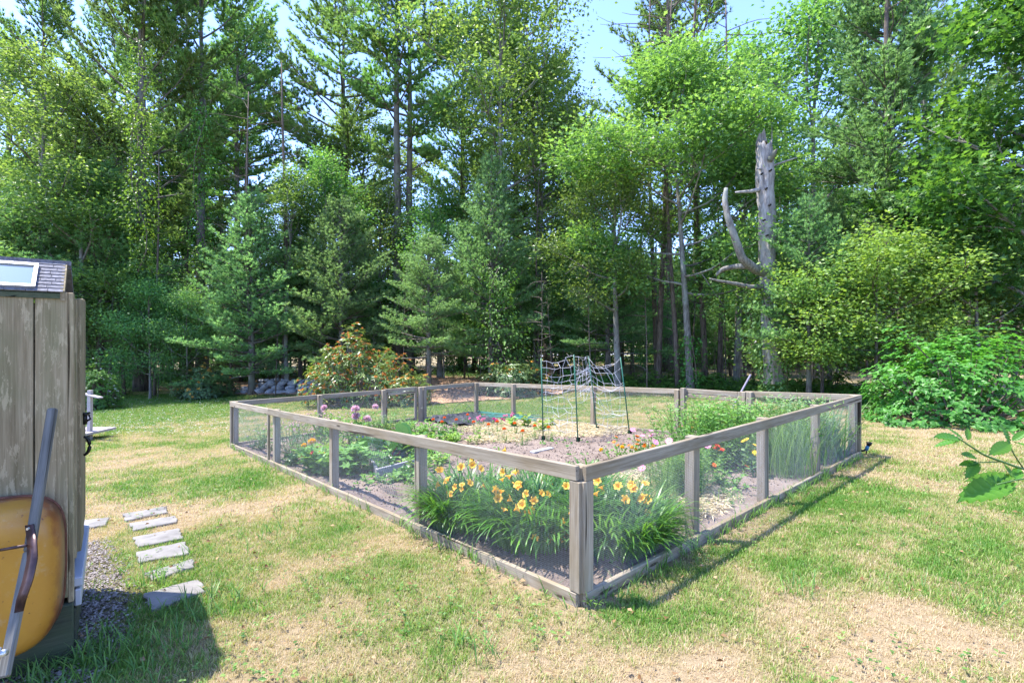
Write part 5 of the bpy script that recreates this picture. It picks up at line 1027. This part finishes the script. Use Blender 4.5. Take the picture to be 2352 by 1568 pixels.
# daylilies: three arching clumps in the near corner
def lily(u, v, R_, n, L, nf, label, seed, fpx=None, off=(0, 0)):
    rg = rs(seed); c = gp(u, v); c.x += off[0]; c.y += off[1]; c.z = h1(c.x, c.y); e = empty('daylily', c, label, 'daylily', 'daylilies in the near corner of the garden')
    r_ = R_*.62*np.sqrt(rg.random(n)); a = rg.uniform(0, 6.28, n); P = np.stack([c.x+r_*np.cos(a), c.y+r_*np.sin(a), np.full(n, c.z)], 1)
    az = a+rg.normal(0, .9, n); ribbons('blades', P, az, L*rg.uniform(.6, 1.1, n), rg.uniform(1.1, 1.5, n), rg.uniform(1.0, 2.5, n), rg.uniform(.010, .019, n), M_daylily, e, seed, 7)
    st = MB(); k = 0
    for (fu, fv, dy) in fpx:
        t = at(fu, fv, c.y+dy); d = Vector((rg.normal(0, .75), -.5+rg.normal(0, .5), .55)); flower_at('lily', t, e, d, rg.uniform(.85, 1.15)); b = Vector((c.x+rg.normal(0, .1), c.y+rg.normal(0, .1), c.z)); m = (b+t)/2+Vector((0, 0, .06)); st.add(*tube(interp(np.array([b, m, t-d.normalized()*.01]), np.linspace(0, 1, 6)), .003, 4, False))
        for _q in range(int(rg.random()*2.6)): flower_at('lily', t+Vector((rg.normal(0, .07), rg.normal(0, .06), rg.normal(-.01, .045))), e, d+Vector((rg.normal(0, .5), 0, rg.normal(0, .3))), rg.uniform(.65, 1.05))
        if rg.random() < .6:
            for _ in range(2): q = np.array(t)+rg.normal(0, .03, 3); st.add(*tube([np.array(m), q], .002, 3, False)); st.add(*tube([q, q+[0, -.01, .02], q+[.002, -.02, .05]], [.003, .007, .002], 5, False), .9)
    st.build('flower_stalks', M_stem, e)
lily(1075, 1205, .52, 1050, .62, 9, 'daylily clump farthest left in the near corner, yellow-orange flowers along its top', 41, [(1010, 1085, 0), (1030, 1105, -.1), (1012, 1115, -.1), (1050, 1120, 0), (1100, 1078, .1), (1130, 1060, .2), (1085, 1068, .2), (1062, 1075, .2), (1075, 1112, -.1), (1105, 1118, -.15), (1040, 1140, -.2)])
lily(1235, 1245, .54, 1250, .66, 9, 'middle daylily clump of the near corner with the most orange flowers', 42, [(1150, 1135, -.1), (1170, 1100, .05), (1188, 1070, .2), (1185, 1090, .1), (1130, 1128, -.15), (1200, 1118, 0), (1165, 1150, -.2), (1225, 1150, -.2), (1215, 1172, -.25), (1245, 1205, -.3), (1240, 1135, -.1), (1160, 1085, .2), (1262, 1230, -.35), (1285, 1240, -.35), (1205, 1160, -.2), (1145, 1145, -.15), (1180, 1172, -.3)])
lily(1415, 1262, .48, 1200, .60, 8, 'dense daylily clump right of the corner post with yellow flowers at its top', 43, [(1378, 1105, .1), (1372, 1140, 0), (1422, 1120, .1), (1455, 1115, .15), (1432, 1150, 0), (1492, 1150, .1), (1480, 1148, .1), (1300, 1200, -.25), (1306, 1180, -.3), (1300, 1120, .1)])
lily(1330, 1200, .44, 800, .62, 3, 'daylily clump just behind the corner post', 44, [(1270, 1112, .1), (1245, 1098, .2), (1380, 1128, 0)])
def leafclump(name, u, v, n, L, wd, label, seed, mat=M_daylily, cat='plant', r_=.08, e=(1.1, 1.5), bend=(.6, 2.), group=None):
    rg = rs(seed); c = gp(u, v) if u > 1 else ing(u, v); c.z = h1(c.x, c.y); o = empty(name, c, label, cat, group); P = np.array(c)+np.stack([rg.normal(0, r_, n), rg.normal(0, r_, n), np.zeros(n)], 1); ribbons('blades', P, rg.uniform(0, 6.28, n), L*rg.uniform(.5, 1.1, n), rg.uniform(*e, n), rg.uniform(*bend, n), rg.uniform(wd*.7, wd*1.2, n), mat, o, seed, 7); return o
leafclump('iris', 1230, 1130, 46, .40, .028, 'broad upright iris leaves behind the daylilies', 51)
leafclump('iris', 1350, 1115, 60, .42, .024, 'arching green blades behind the near rail corner', 52)
leafclump('iris', 1130, 1052, 14, .22, .02, 'small spear-leaved plant rising behind the near rail', 53)
leafclump('ornamental_grass', .035, .70, 420, .85, .006, 'tall wispy grass between the third and fourth right-hand posts', 54, M_herb, 'grass', .16, (1.3, 1.55), (.1, .8))
leafclump('ornamental_grass', .05, .945, 300, .95, .016, 'blue-green reed clump in the right fence corner', 55, M_silver, 'grass', .16, (1.2, 1.55), (.5, 2.2))
leafclump('ornamental_grass', .04, .86, 220, .75, .012, 'dark green blades beside the fourth right-hand post', 56, M_daylily, 'grass', .10, (1.2, 1.5), (.4, 1.6))
leafclump('seeding_grass', 1680, 1165, 26, .30, .004, 'thin weeds near the foot of the second right-hand post', 57, M_herb, 'grass', .1)
leafclump('seeding_grass', 1560, 1250, 40, .25, .004, 'thin weeds beside the dense daylily clump', 58, M_herb, 'grass', .12)
# feathery cosmos
def feathery(u, v, n, H, Rr, label, seed, fl=None, nfl=0):
    rg = rs(seed); c = gg(u, v); e = empty('cosmos', c, label, 'cosmos', 'feathery plants by the right fence'); st = MB(); PP = []; AZ = []; LL = []; EL = []
    for k in range(n):
        b = np.array(c)+[rg.normal(0, Rr), rg.normal(0, Rr), 0]; b[2] = h1(b[0], b[1]); h = H*rg.uniform(.6, 1.1); t = b+[rg.normal(0, .08), rg.normal(0, .08), h]; st.add(*tube([b, (b+t)/2+rg.normal(0, .015, 3), t], [.0035, .0028, .0012], 4, False))
        m = 60; f = rg.uniform(.12, 1, m); P = b+(t-b)*f[:, None]; az = rg.uniform(0, 6.28, m); l = .10*(1.25-f)+.03
        for j in range(4): PP.append(P+np.stack([np.cos(az), np.sin(az), .5+0*az], 1)*(l*j/4)[:, None]); AZ.append(az+rg.normal(0, .7, m)); LL.append(l*.75); EL.append(rg.uniform(-.1, 1.2, m))
        if fl and k < nfl: flower_at(fl, t, e, (rg.normal(0, .3), -.6, .7), rg.uniform(.8, 1.1))
    P = np.concatenate(PP); ribbons('fronds', P, np.concatenate(AZ), np.concatenate(LL), np.concatenate(EL), np.full(len(P), .5), np.full(len(P), .0032), M_herb, e, seed, 2); st.build('stems', M_stem, e)
feathery(1500, 1180, 9, .62, .16, 'sparse feathery cosmos standing over the straw with a magenta flower', 61, 'cosmos', 2)
feathery(1560, 1130, 16, .62, .17, 'denser feathery cosmos left of the second right-hand post', 62, 'cosmos', 3)
feathery(1530, 1200, 6, .42, .12, 'low feathery cosmos nearest the right rail', 63)
stemmed('marigold_bush', gg(1570, 1140), 70, .36, .32, .50, .055, LONG, M_herb, 'bushy green plant without flowers behind the first right-hand post', seed=64, per=26)
stemmed('zinnia', gg(1455, 1060), 16, .30, .22, .30, .05, LEAF, M_herb, 'zinnias with orange and red heads just above the right rail', 'zinnia', 65, 10, 'orz', .8, 1.1)
stemmed('zinnia', gg(1480, 1050), 8, .22, .18, .40, .05, LEAF, M_herb, 'two-tone pink cosmos-like zinnias above the right rail', 'zinnia', 66, 8, 'cosmos', .6, 1.1)
stemmed('zinnia', gg(1430, 1068), 8, .22, .18, .26, .05, LEAF, M_herb, 'yellow zinnias at the left end of the zinnia row', 'zinnia', 67, 8, 'yelp', .6, .6)
stemmed('zinnia', gg(1645, 1090), 9, .20, .16, .42, .06, LEAF, M_herb, 'red and orange zinnia just right of the first right-hand post', 'zinnia', 68, 12, 'zin', .5, 1.1)
stemmed('zinnia', gg(1635, 1115), 8, .22, .16, .26, .06, LEAF, M_herb, 'low orange zinnia at the foot of the first right-hand post', 'zinnia', 69, 12, 'orz', .4, 1.0)
stemmed('poppy', gg(1565, 1015), 8, .18, .15, .28, .07, LEAF, M_herb, 'small plant with red blooms near the far right gate', 'poppy', 70, 10, 'zin', .4, 1.)
stemmed('daisy_bush', ing(.13, .70), 150, .80, .55, .84, .085, LONG, M_herb, 'big mound of leafy daisies in bud behind the second right-hand post', 'daisies', 71, 26, 'bud', .7, 1., hvar=.1)
stemmed('daisy_bush', ing(.08, .86), 130, .75, .55, .80, .085, LONG, M_silver, 'paler leafy mound of budding daisies near the right fence corner', 'daisies', 72, 26, 'bud', .5, 1., hvar=.1)
stemmed('daisy_bush', ing(.17, .78), 80, .50, .45, .80, .08, LONG, M_herb, 'leftmost mound of tall budding daisies beside the leaning pole', 'daisies', 73, 24, 'bud', .6, 1., hvar=.1)
stemmed('sunflower', gg(1735, 1100), 3, .05, .05, .42, .12, LEAF, M_silver, 'young sunflower-like plant with two yellow blooms beside the second right-hand post', 'sunflower', 74, 8, 'rud', 1., 1.1, stemw=.006)
stemmed('sunflower', gg(1712, 1075), 2, .04, .04, .46, .10, LEAF, M_silver, 'single yellow bloom on a tall stem in front of the daisy mound', 'sunflower', 75, 6, 'rud', 1., 1.1, stemw=.005)
rg = rs(300)
for k, (u, v) in enumerate([(1650, 1120), (1668, 1150), (1600, 1085), (1690, 1125)]):
    stemmed('seedling', gg(u, v), 5, .10, .08, .12, .07, LEAF, M_herb, NL[k]+' low seedling from the left between the two right-hand posts', 'seedling', 310+k, 5, group='low seedlings by the right posts')
# marigolds in rows
mg = [(1021, 978), (1048, 985), (1074, 970), (1088, 992), (1122, 1000), (1142, 988), (1158, 1012), (1182, 993), (1200, 1018), (1228, 1003), (1260, 1008), (1015, 990), (995, 985)]
mlb = ['marigold with an orange head at the back of the row', 'marigold second in the back row', 'tallest marigold of the left group', 'marigold in front of the tallest one', 'marigold left of the middle of the straw', 'marigold at the back edge of the straw', 'marigold nearest the rail left of centre', 'small marigold in the middle of the straw', 'lowest marigold in front of the straw', 'marigold on the right part of the straw', 'rightmost marigold by the straw', 'small marigold at the left of the row', 'leftmost marigold of the row']
for k, (u, v) in enumerate(mg):
    c = gg(u, v+8); e = stemmed('marigold', c, 6, .10, .08, .18, .045, LONG, M_herb, mlb[k], 'marigold', 320+k, 12, group='marigolds around the straw'); h = c.z+.235; t = Vector((c.x, c.y, h)); flower_at('mari', t, e, (0, -.2, 1), 1.); mb = MB(); mb.add(*tube([c, t], .003, 4)); mb.build('flower_stalk', M_stem, e)
stemmed('dianthus', gg(1103, 982), 10, .14, .10, .22, .05, LONG, M_herb, 'pink dianthus on the black fabric edge', 'dianthus', 340, 8, 'dian', 1., 1.2)
stemmed('dianthus', gg(1137, 982), 7, .10, .08, .20, .05, LONG, M_herb, 'deep magenta dianthus beside the green stakes', 'dianthus', 341, 8, 'magf', 1., 1.2)
stemmed('dianthus', gg(1172, 972), 7, .12, .08, .22, .05, LONG, M_herb, 'pale pink dianthus farthest right by the green stakes', 'dianthus', 342, 8, 'dian', 1., 1.1)
for k, (u, v, H_, lb) in enumerate([(1205, 985, .34, 'young pepper plant with large pale leaves at the back of the straw'), (1268, 985, .22, 'low young plant right of the pale-leaved pepper'), (1180, 985, .26, 'young pepper plant left of the pale-leaved one'), (1245, 995, .24, 'small plant at the left trellis stake')]):
    stemmed('pepper_plant', gg(u, v), 4, .08, .06, H_, .13, LEAF, M_cherry, lb, 'pepper plant', 350+k, 7, lean=.15)
# left bed
stemmed('peony', gg(812, 1020), 40, .45, .35, .62, .11, LONG, M_herb, 'peony bush with pale pink blooms above the near-left rail', 'peony', 360, 14, 'peony', .2, 1.)
stemmed('tall_herb', gg(875, 1015), 70, .55, .30, .45, .06, LONG, M_silver, 'bushy grey-green herb right of the peony', 'herb', 361, 24)
stemmed('chives', gg(690, 1040), 70, .50, .35, .52, .055, LONG, M_silver, 'tall airy plant with pale pink balls near the far-left corner', 'flower', 362, 10, 'chive', .9, 1.)
stemmed('chives', gg(745, 1015), 50, .45, .25, .52, .04, LONG, M_silver, 'airy stems with pale balls behind the second left post', 'flower', 363, 8, 'chive', .9, 1.)
stemmed('sedum', gg(585, 1035), 30, .30, .25, .34, .05, LEAF, M_silver, 'low grey-green plant in the far-left fence bay', 'plant', 364, 14, 'chive', .5, .8)
stemmed('salvia', gg(835, 1040), 14, .25, .18, .34, .05, LONG, M_herb, 'leafy plant with a touch of blue flower beside the third left post', 'flower', 365, 14, 'blue', .3, 1.)
stemmed('nasturtium', gg(728, 1085), 70, .46, .30, .34, .13, MAPL, M_herb, 'nasturtium bed with round bright leaves before the second left post', 'nasturtium', 366, 7, 'zin', .12, .8, updir=1.2)
stemmed('nasturtium', gg(795, 1090), 60, .40, .26, .36, .13, MAPL, M_herb, 'round-leaved nasturtium right of the second left post', 'nasturtium', 367, 7, 'orz', .08, 1., updir=1.2)
stemmed('marigold_bush', gg(700, 1060), 20, .3, .2, .30, .05, LONG, M_herb, 'yellow marigold in the left bed', 'marigold', 368, 14, 'yelp', .12, 1.)
# chard with red stems
rg = rs(370)
for k, (u, v, lb) in enumerate([(900, 1060, 'swiss chard with crimson stems beside the third left post'), (860, 1055, 'swiss chard left of the crimson-stemmed one'), (945, 1050, 'swiss chard with yellow-green leaves to the right of the others')]):
    c = gg(u, v); e = empty('swiss_chard', c, lb, 'chard', 'swiss chard in the left bed'); st = MB(); LP = []; LD = []
    for j in range(13):
        az = rg.uniform(0, 6.28); P = cpath(c, az, rg.uniform(.5, 1.3), rg.uniform(.2, .38), 5, -.5, .05, rg); st.add(*tube(P, np.linspace(.009, .004, 6), 5, False)); LP.append(P[-2]); LD.append(P[-1]-P[-3])
    n = len(LP); CH = (np.array([[0, 0, 0], [-.3, .2, .06], [-.36, .55, .03], [-.2, .9, -.04], [0, 1, -.12], [.2, .9, -.04], [.36, .55, .03], [.3, .2, .06], [0, .5, -.05]]), np.array([[0, 8, 1], [1, 8, 2], [2, 8, 3], [3, 8, 4], [4, 8, 5], [5, 8, 6], [6, 8, 7], [7, 8, 0]]))
    mb = MB(); mb.add(*scatter(LP, LD, np.array([0, 0, 1])+rg.normal(0, .3, (n, 3)), rg.uniform(.2, .32, n), *CH, rg.random(n))); mb.build('leaves', M_chard, e); st.build('stems', M_red if k == 0 else M_stem, e)
for k, (u, v) in enumerate([(960, 1050), (985, 1030), (930, 1095), (905, 1110), (960, 1075), (1010, 1012), (975, 1010), (1040, 1020), (890, 1075), (930, 1030), (1000, 1060), (885, 1030), (830, 1065), (780, 1050), (665, 1070), (950, 1000), (905, 1005)]):
    stemmed('leafy_vegetable', gg(u, v), 20, .38, .28, [.12, .26, .10, .10, .16, .24, .30, .2, .18, .25, .14, .32, .2, .28, .2, .3, .34][k], .085, LEAF, [M_herb, M_cherry, M_chard][k % 3], NL[k]+' of the low leafy vegetables in the left bed' if k < 17 else '', 'vegetable', 380+k, 9, group='low leafy vegetables in the left bed', updir=1.)
# many tiny seedlings dotted in the soil
P = inside(420, rg); n = len(P); Q = np.stack([P[:, 0], P[:, 1], sz_(P)+.02], 1); mb = MB()
for q in range(4): mb.add(*scatter(Q, rdir(rg, n, .1, .7), rdir(rg, n, .3, 1), rg.uniform(.02, .06, n), *LEAF, rg.random(n)))
tag(mb.build('seedlings', M_herb), 'tiny seedlings and weeds dotted over the bare soil', None, None, 'stuff')
# raised bed boards
bx = empty('raised_bed', gg(900, 1080), 'low raised bed edged with weathered grey planks in the left part of the garden', 'raised bed')
for (u1, v1, u2, v2) in ((868, 1100, 950, 1078), (850, 1072, 868, 1102), (850, 1072, 930, 1052)):
    a, b = gg(u1, v1), gg(u2, v2); a.z += .05; b.z += .05; plank('plank', a, b, .14, .035, M_plank, bx, None, .004)
o = plank('loose_board', gg(1222, 1042)+Vector((0, 0, .01)), gg(1268, 1032)+Vector((0, 0, .01)), .03, .11, M_plank, None); tag(o, 'short grey board lying flat on the soil below the marigolds', 'board')
# black fabric, hoses / stakes bundle, hoops
rg = rs(400); M_fab = simple('black_landscape_fabric', (.035, .037, .05), .5, 0, .3, 12, .3); fab = empty('landscape_fabric', gg(1060, 965), 'crumpled black landscape fabric in the far corner of the garden', 'ground cloth')
cs = [np.array(gg(u, v)[:2]) for u, v in ((965, 966), (1050, 984), (1150, 975), (1085, 953))]; m_ = 46; s = np.linspace(0, 1, m_); S, T_ = np.meshgrid(s, s)
Qf = (cs[0]*(1-S)[..., None]+cs[1]*S[..., None])*(1-T_)[..., None]+(cs[3]*(1-S)[..., None]+cs[2]*S[..., None])*T_[..., None]; X, Y = Qf[..., 0]+.08*(fbm(T_*6, S*6)-.5), Qf[..., 1]+.1*(fbm(S*7, T_*5)-.5)
rid = 1-abs(2*fbm(X*3.5, Y*3.5, 3)-1); Z = hgt(X, Y)+.055+.09*np.clip(rid-.72, 0, 1)*3*.6+.02*fbm(X*16, Y*16, 2); i = (np.arange(m_-1)[:, None]*m_+np.arange(m_-1)[None]).ravel()
mk('cloth', np.stack([X.ravel(), Y.ravel(), Z.ravel()], 1), np.stack([i, i+1, i+m_+1, i+m_], 1), M_fab, fab, smooth=True)
for k in range(12):
    a = gg(1108+rg.uniform(-12, 16), 958+rg.uniform(-5, 8)); b = gg(1232+rg.uniform(-22, 14), 968+rg.uniform(-7, 7)); a.z += .05+.01*(k % 4); b.z += .05+.01*(k % 3)
    mb = MB(); mb.add(*tube([a, (a+b)/2+Vector((0, 0, .01)), b], .011, 6)); o = mb.build('garden_stake', simple('teal_stake', (.03, .16, .12), .5) if k == 0 else bpy.data.materials['teal_stake'], origin=tuple((a+b)/2)); tag(o, 'green garden stake lying in the loose bundle by the far fence corner', 'stake', 'green stakes lying in a bundle')
M_thin = simple('thin_wire', (.10, .12, .11), .5, .4)
for k, (u, v, r_) in enumerate([(975, 972, .22), (1008, 968, .26), (1062, 966, .26), (1085, 966, .22), (1030, 975, .18)]):
    c = gg(u, v); t = np.linspace(0, np.pi, 14); a = rg.uniform(-.5, .5); mb = MB(); mb.add(*tube(np.stack([c.x+np.cos(t)*r_*math.cos(a), c.y+np.cos(t)*r_*math.sin(a), c.z+np.sin(t)*r_*1.6], 1), .004, 4)); o = mb.build('wire_hoop', M_thin, origin=tuple(c)); tag(o, NL[k]+' wire hoop listed by its place near the black fabric' if False else ['leftmost wire hoop by the black fabric', 'second wire hoop from the left', 'largest wire hoop over the black fabric', 'rightmost wire hoop over the black fabric', 'lowest wire hoop, in front of the black fabric'][k], 'hoop', 'wire hoops over the fabric')
# wire support fence panel (black) leaning in the near-left bay
pan = MB(); a0_ = gg(870, 1130); b0_ = gg(915, 1150)
for k in range(9):
    f = k/8; b = a0_.lerp(b0_, f); t = at(842+34*f, 1000+8*f, b.y+.15); pan.add(*tube([b, t], .0022, 4, False))
for k in range(11):
    f = (k+.5)/11; t1 = a0_.lerp(at(842, 1000, a0_.y+.15), f); t2 = b0_.lerp(at(876, 1008, b0_.y+.15), f); pan.add(*tube([t1, t2], .0018, 4, False))
o = pan.build('wire_panel', M_thin, origin=tuple(a0_)); tag(o, 'small black wire plant support leaning inside the near-left mesh', 'plant support', kind='stuff')
# leaning pole, sprinkler
pa = gg(1655, 990); pb = at(1724, 860, pa.y+.35); mb = MB(); mb.add(*tube([pa, (pa+pb)/2, pb], .017, 8)); o = mb.build('leaning_pole', simple('grey_pole', (.22, .20, .25), .5, .1, .1), smooth=True, origin=tuple(pa)); tag(o, 'grey tool handle leaning over the far fence by the gate', 'pole')
sp = gp(1990, 1042); se = empty('sprinkler', sp, 'small black and blue sprinkler head outside the right fence corner', 'sprinkler')
M_bluep = simple('blue_plastic', (.03, .16, .28), .35)
for nm, pts, r_, m_ in (('spike', [(0, 0, -.02), (0, 0, .07)], .008, M_black), ('body', [(0, 0, .05), (.01, 0, .09), (.02, -.005, .12)], [.022, .026, .02], M_bluep), ('nozzle', [(.02, -.005, .115), (.03, -.01, .14), (.032, -.012, .165)], [.022, .034, .038], M_black), ('hose_coupling', [(-.09, .03, .035), (-.03, .01, .045), (.0, 0, .07)], .014, M_black)):
    mb = MB(); mb.add(*tube(np.array(pts)+np.array(sp), r_, 10)); mb.build(nm, m_, se, True)
# leafy branch reaching in from the right, close to the camera
M_near = leafmat('near_leaf', [(0, (.045, .15, .02)), (.5, (.085, .24, .03)), (1, (.15, .34, .05))], .5, .4, .45, hue=.02, tgain=(1.4, 1.4, .5))
def bigleaf():
    K = 16; V = []; F = []; A = []
    for i_ in range(K+1):
        s = i_/K; w_ = .17*math.sin(math.pi*min(1, s**.85))**.75; z = -.10*s*s
        for j, q in enumerate((-1, -.5, 0, .5, 1)):
            V.append((q*w_, s+(-.035*abs(q) if i_ % 2 else .02*abs(q)), z+.10*abs(q)*w_*2+(.028 if i_ % 2 else -.02)*(abs(q) > 0))); A.append(.35 if q == 0 else .45+.4*(i_ % 2))
    for i_ in range(K):
        for j in range(4): a = i_*5+j; F += [[a, a+1, a+6], [a, a+6, a+5]]
    return mesh('leaf', V, F, M_near, A, True)
BL = bigleaf(); br = empty('leafy_branch', at(2420, 1075, 1.02), 'out-of-focus fresh green leafy branch reaching in from the right edge', 'branch')
mb = MB(); main = interp(np.array([at(2560, 1110, 1.05), at(2352, 1078, 1.02), at(2260, 1045, 1.0), at(2200, 1005, .99)]), np.linspace(0, 1, 14)); mb.add(*tube(main, np.linspace(.0034, .0012, 14), 6)); mb.add(*tube(interp(np.array([at(2500, 1090, 1.04), at(2350, 1098, 1.0), at(2290, 1112, .98)]), np.linspace(0, 1, 6)), .0016, 5)); mb.add(*tube([at(2352, 1078, 1.02), at(2330, 1045, 1.01), at(2315, 1015, 1.0)], .0013, 5)); mb.add(*tube([at(2300, 1060, 1.01), at(2240, 1062, .99)], .0012, 5)); mb.build('twig', M_stem, br, True)
for (u1, v1, u2, v2, d1, d2, ro) in ((2205, 1010, 2143, 1022, 0, .02, .5), (2205, 1008, 2150, 998, 0, -.02, -.4), (2212, 1010, 2172, 975, 0, .03, .3), (2222, 1010, 2225, 980, 0, .02, .2), (2240, 1050, 2212, 1040, 0, -.02, .6), (2245, 1062, 2205, 1065, 0, -.01, -.2), (2245, 1062, 2222, 1095, 0, -.03, .3), (2250, 1062, 2255, 1078, 0, .0, .2), (2330, 1095, 2218, 1098, 0, .02, .45), (2325, 1105, 2208, 1140, 0, -.04, -.2), (2325, 1095, 2308, 1062, 0, .02, .2), (2318, 1020, 2298, 962, 0, .02, .3), (2318, 1018, 2278, 1040, 0, -.03, .4), (2325, 1012, 2362, 985, 0, 0, 0), (2328, 1015, 2385, 1030, 0, -.03, .2), (2360, 1100, 2400, 1140, 0, 0, .2), (2330, 1100, 2345, 1070, 0, .03, 0)):
    a = at(u1, v1, 1.0+d1); b = at(u2, v2, 1.0+d2); d = b-a; L = d.length; x = d.normalized(); n_ = Vector((ro, -.55, .75)); n_ = (n_-x*n_.dot(x)).normalized(); s_ = x.cross(n_); M = Matrix((s_*L, x*L, n_*L)).transposed().to_4x4(); M.translation = a-br.location; o = link('leaf', BL, br); o.matrix_basis = M
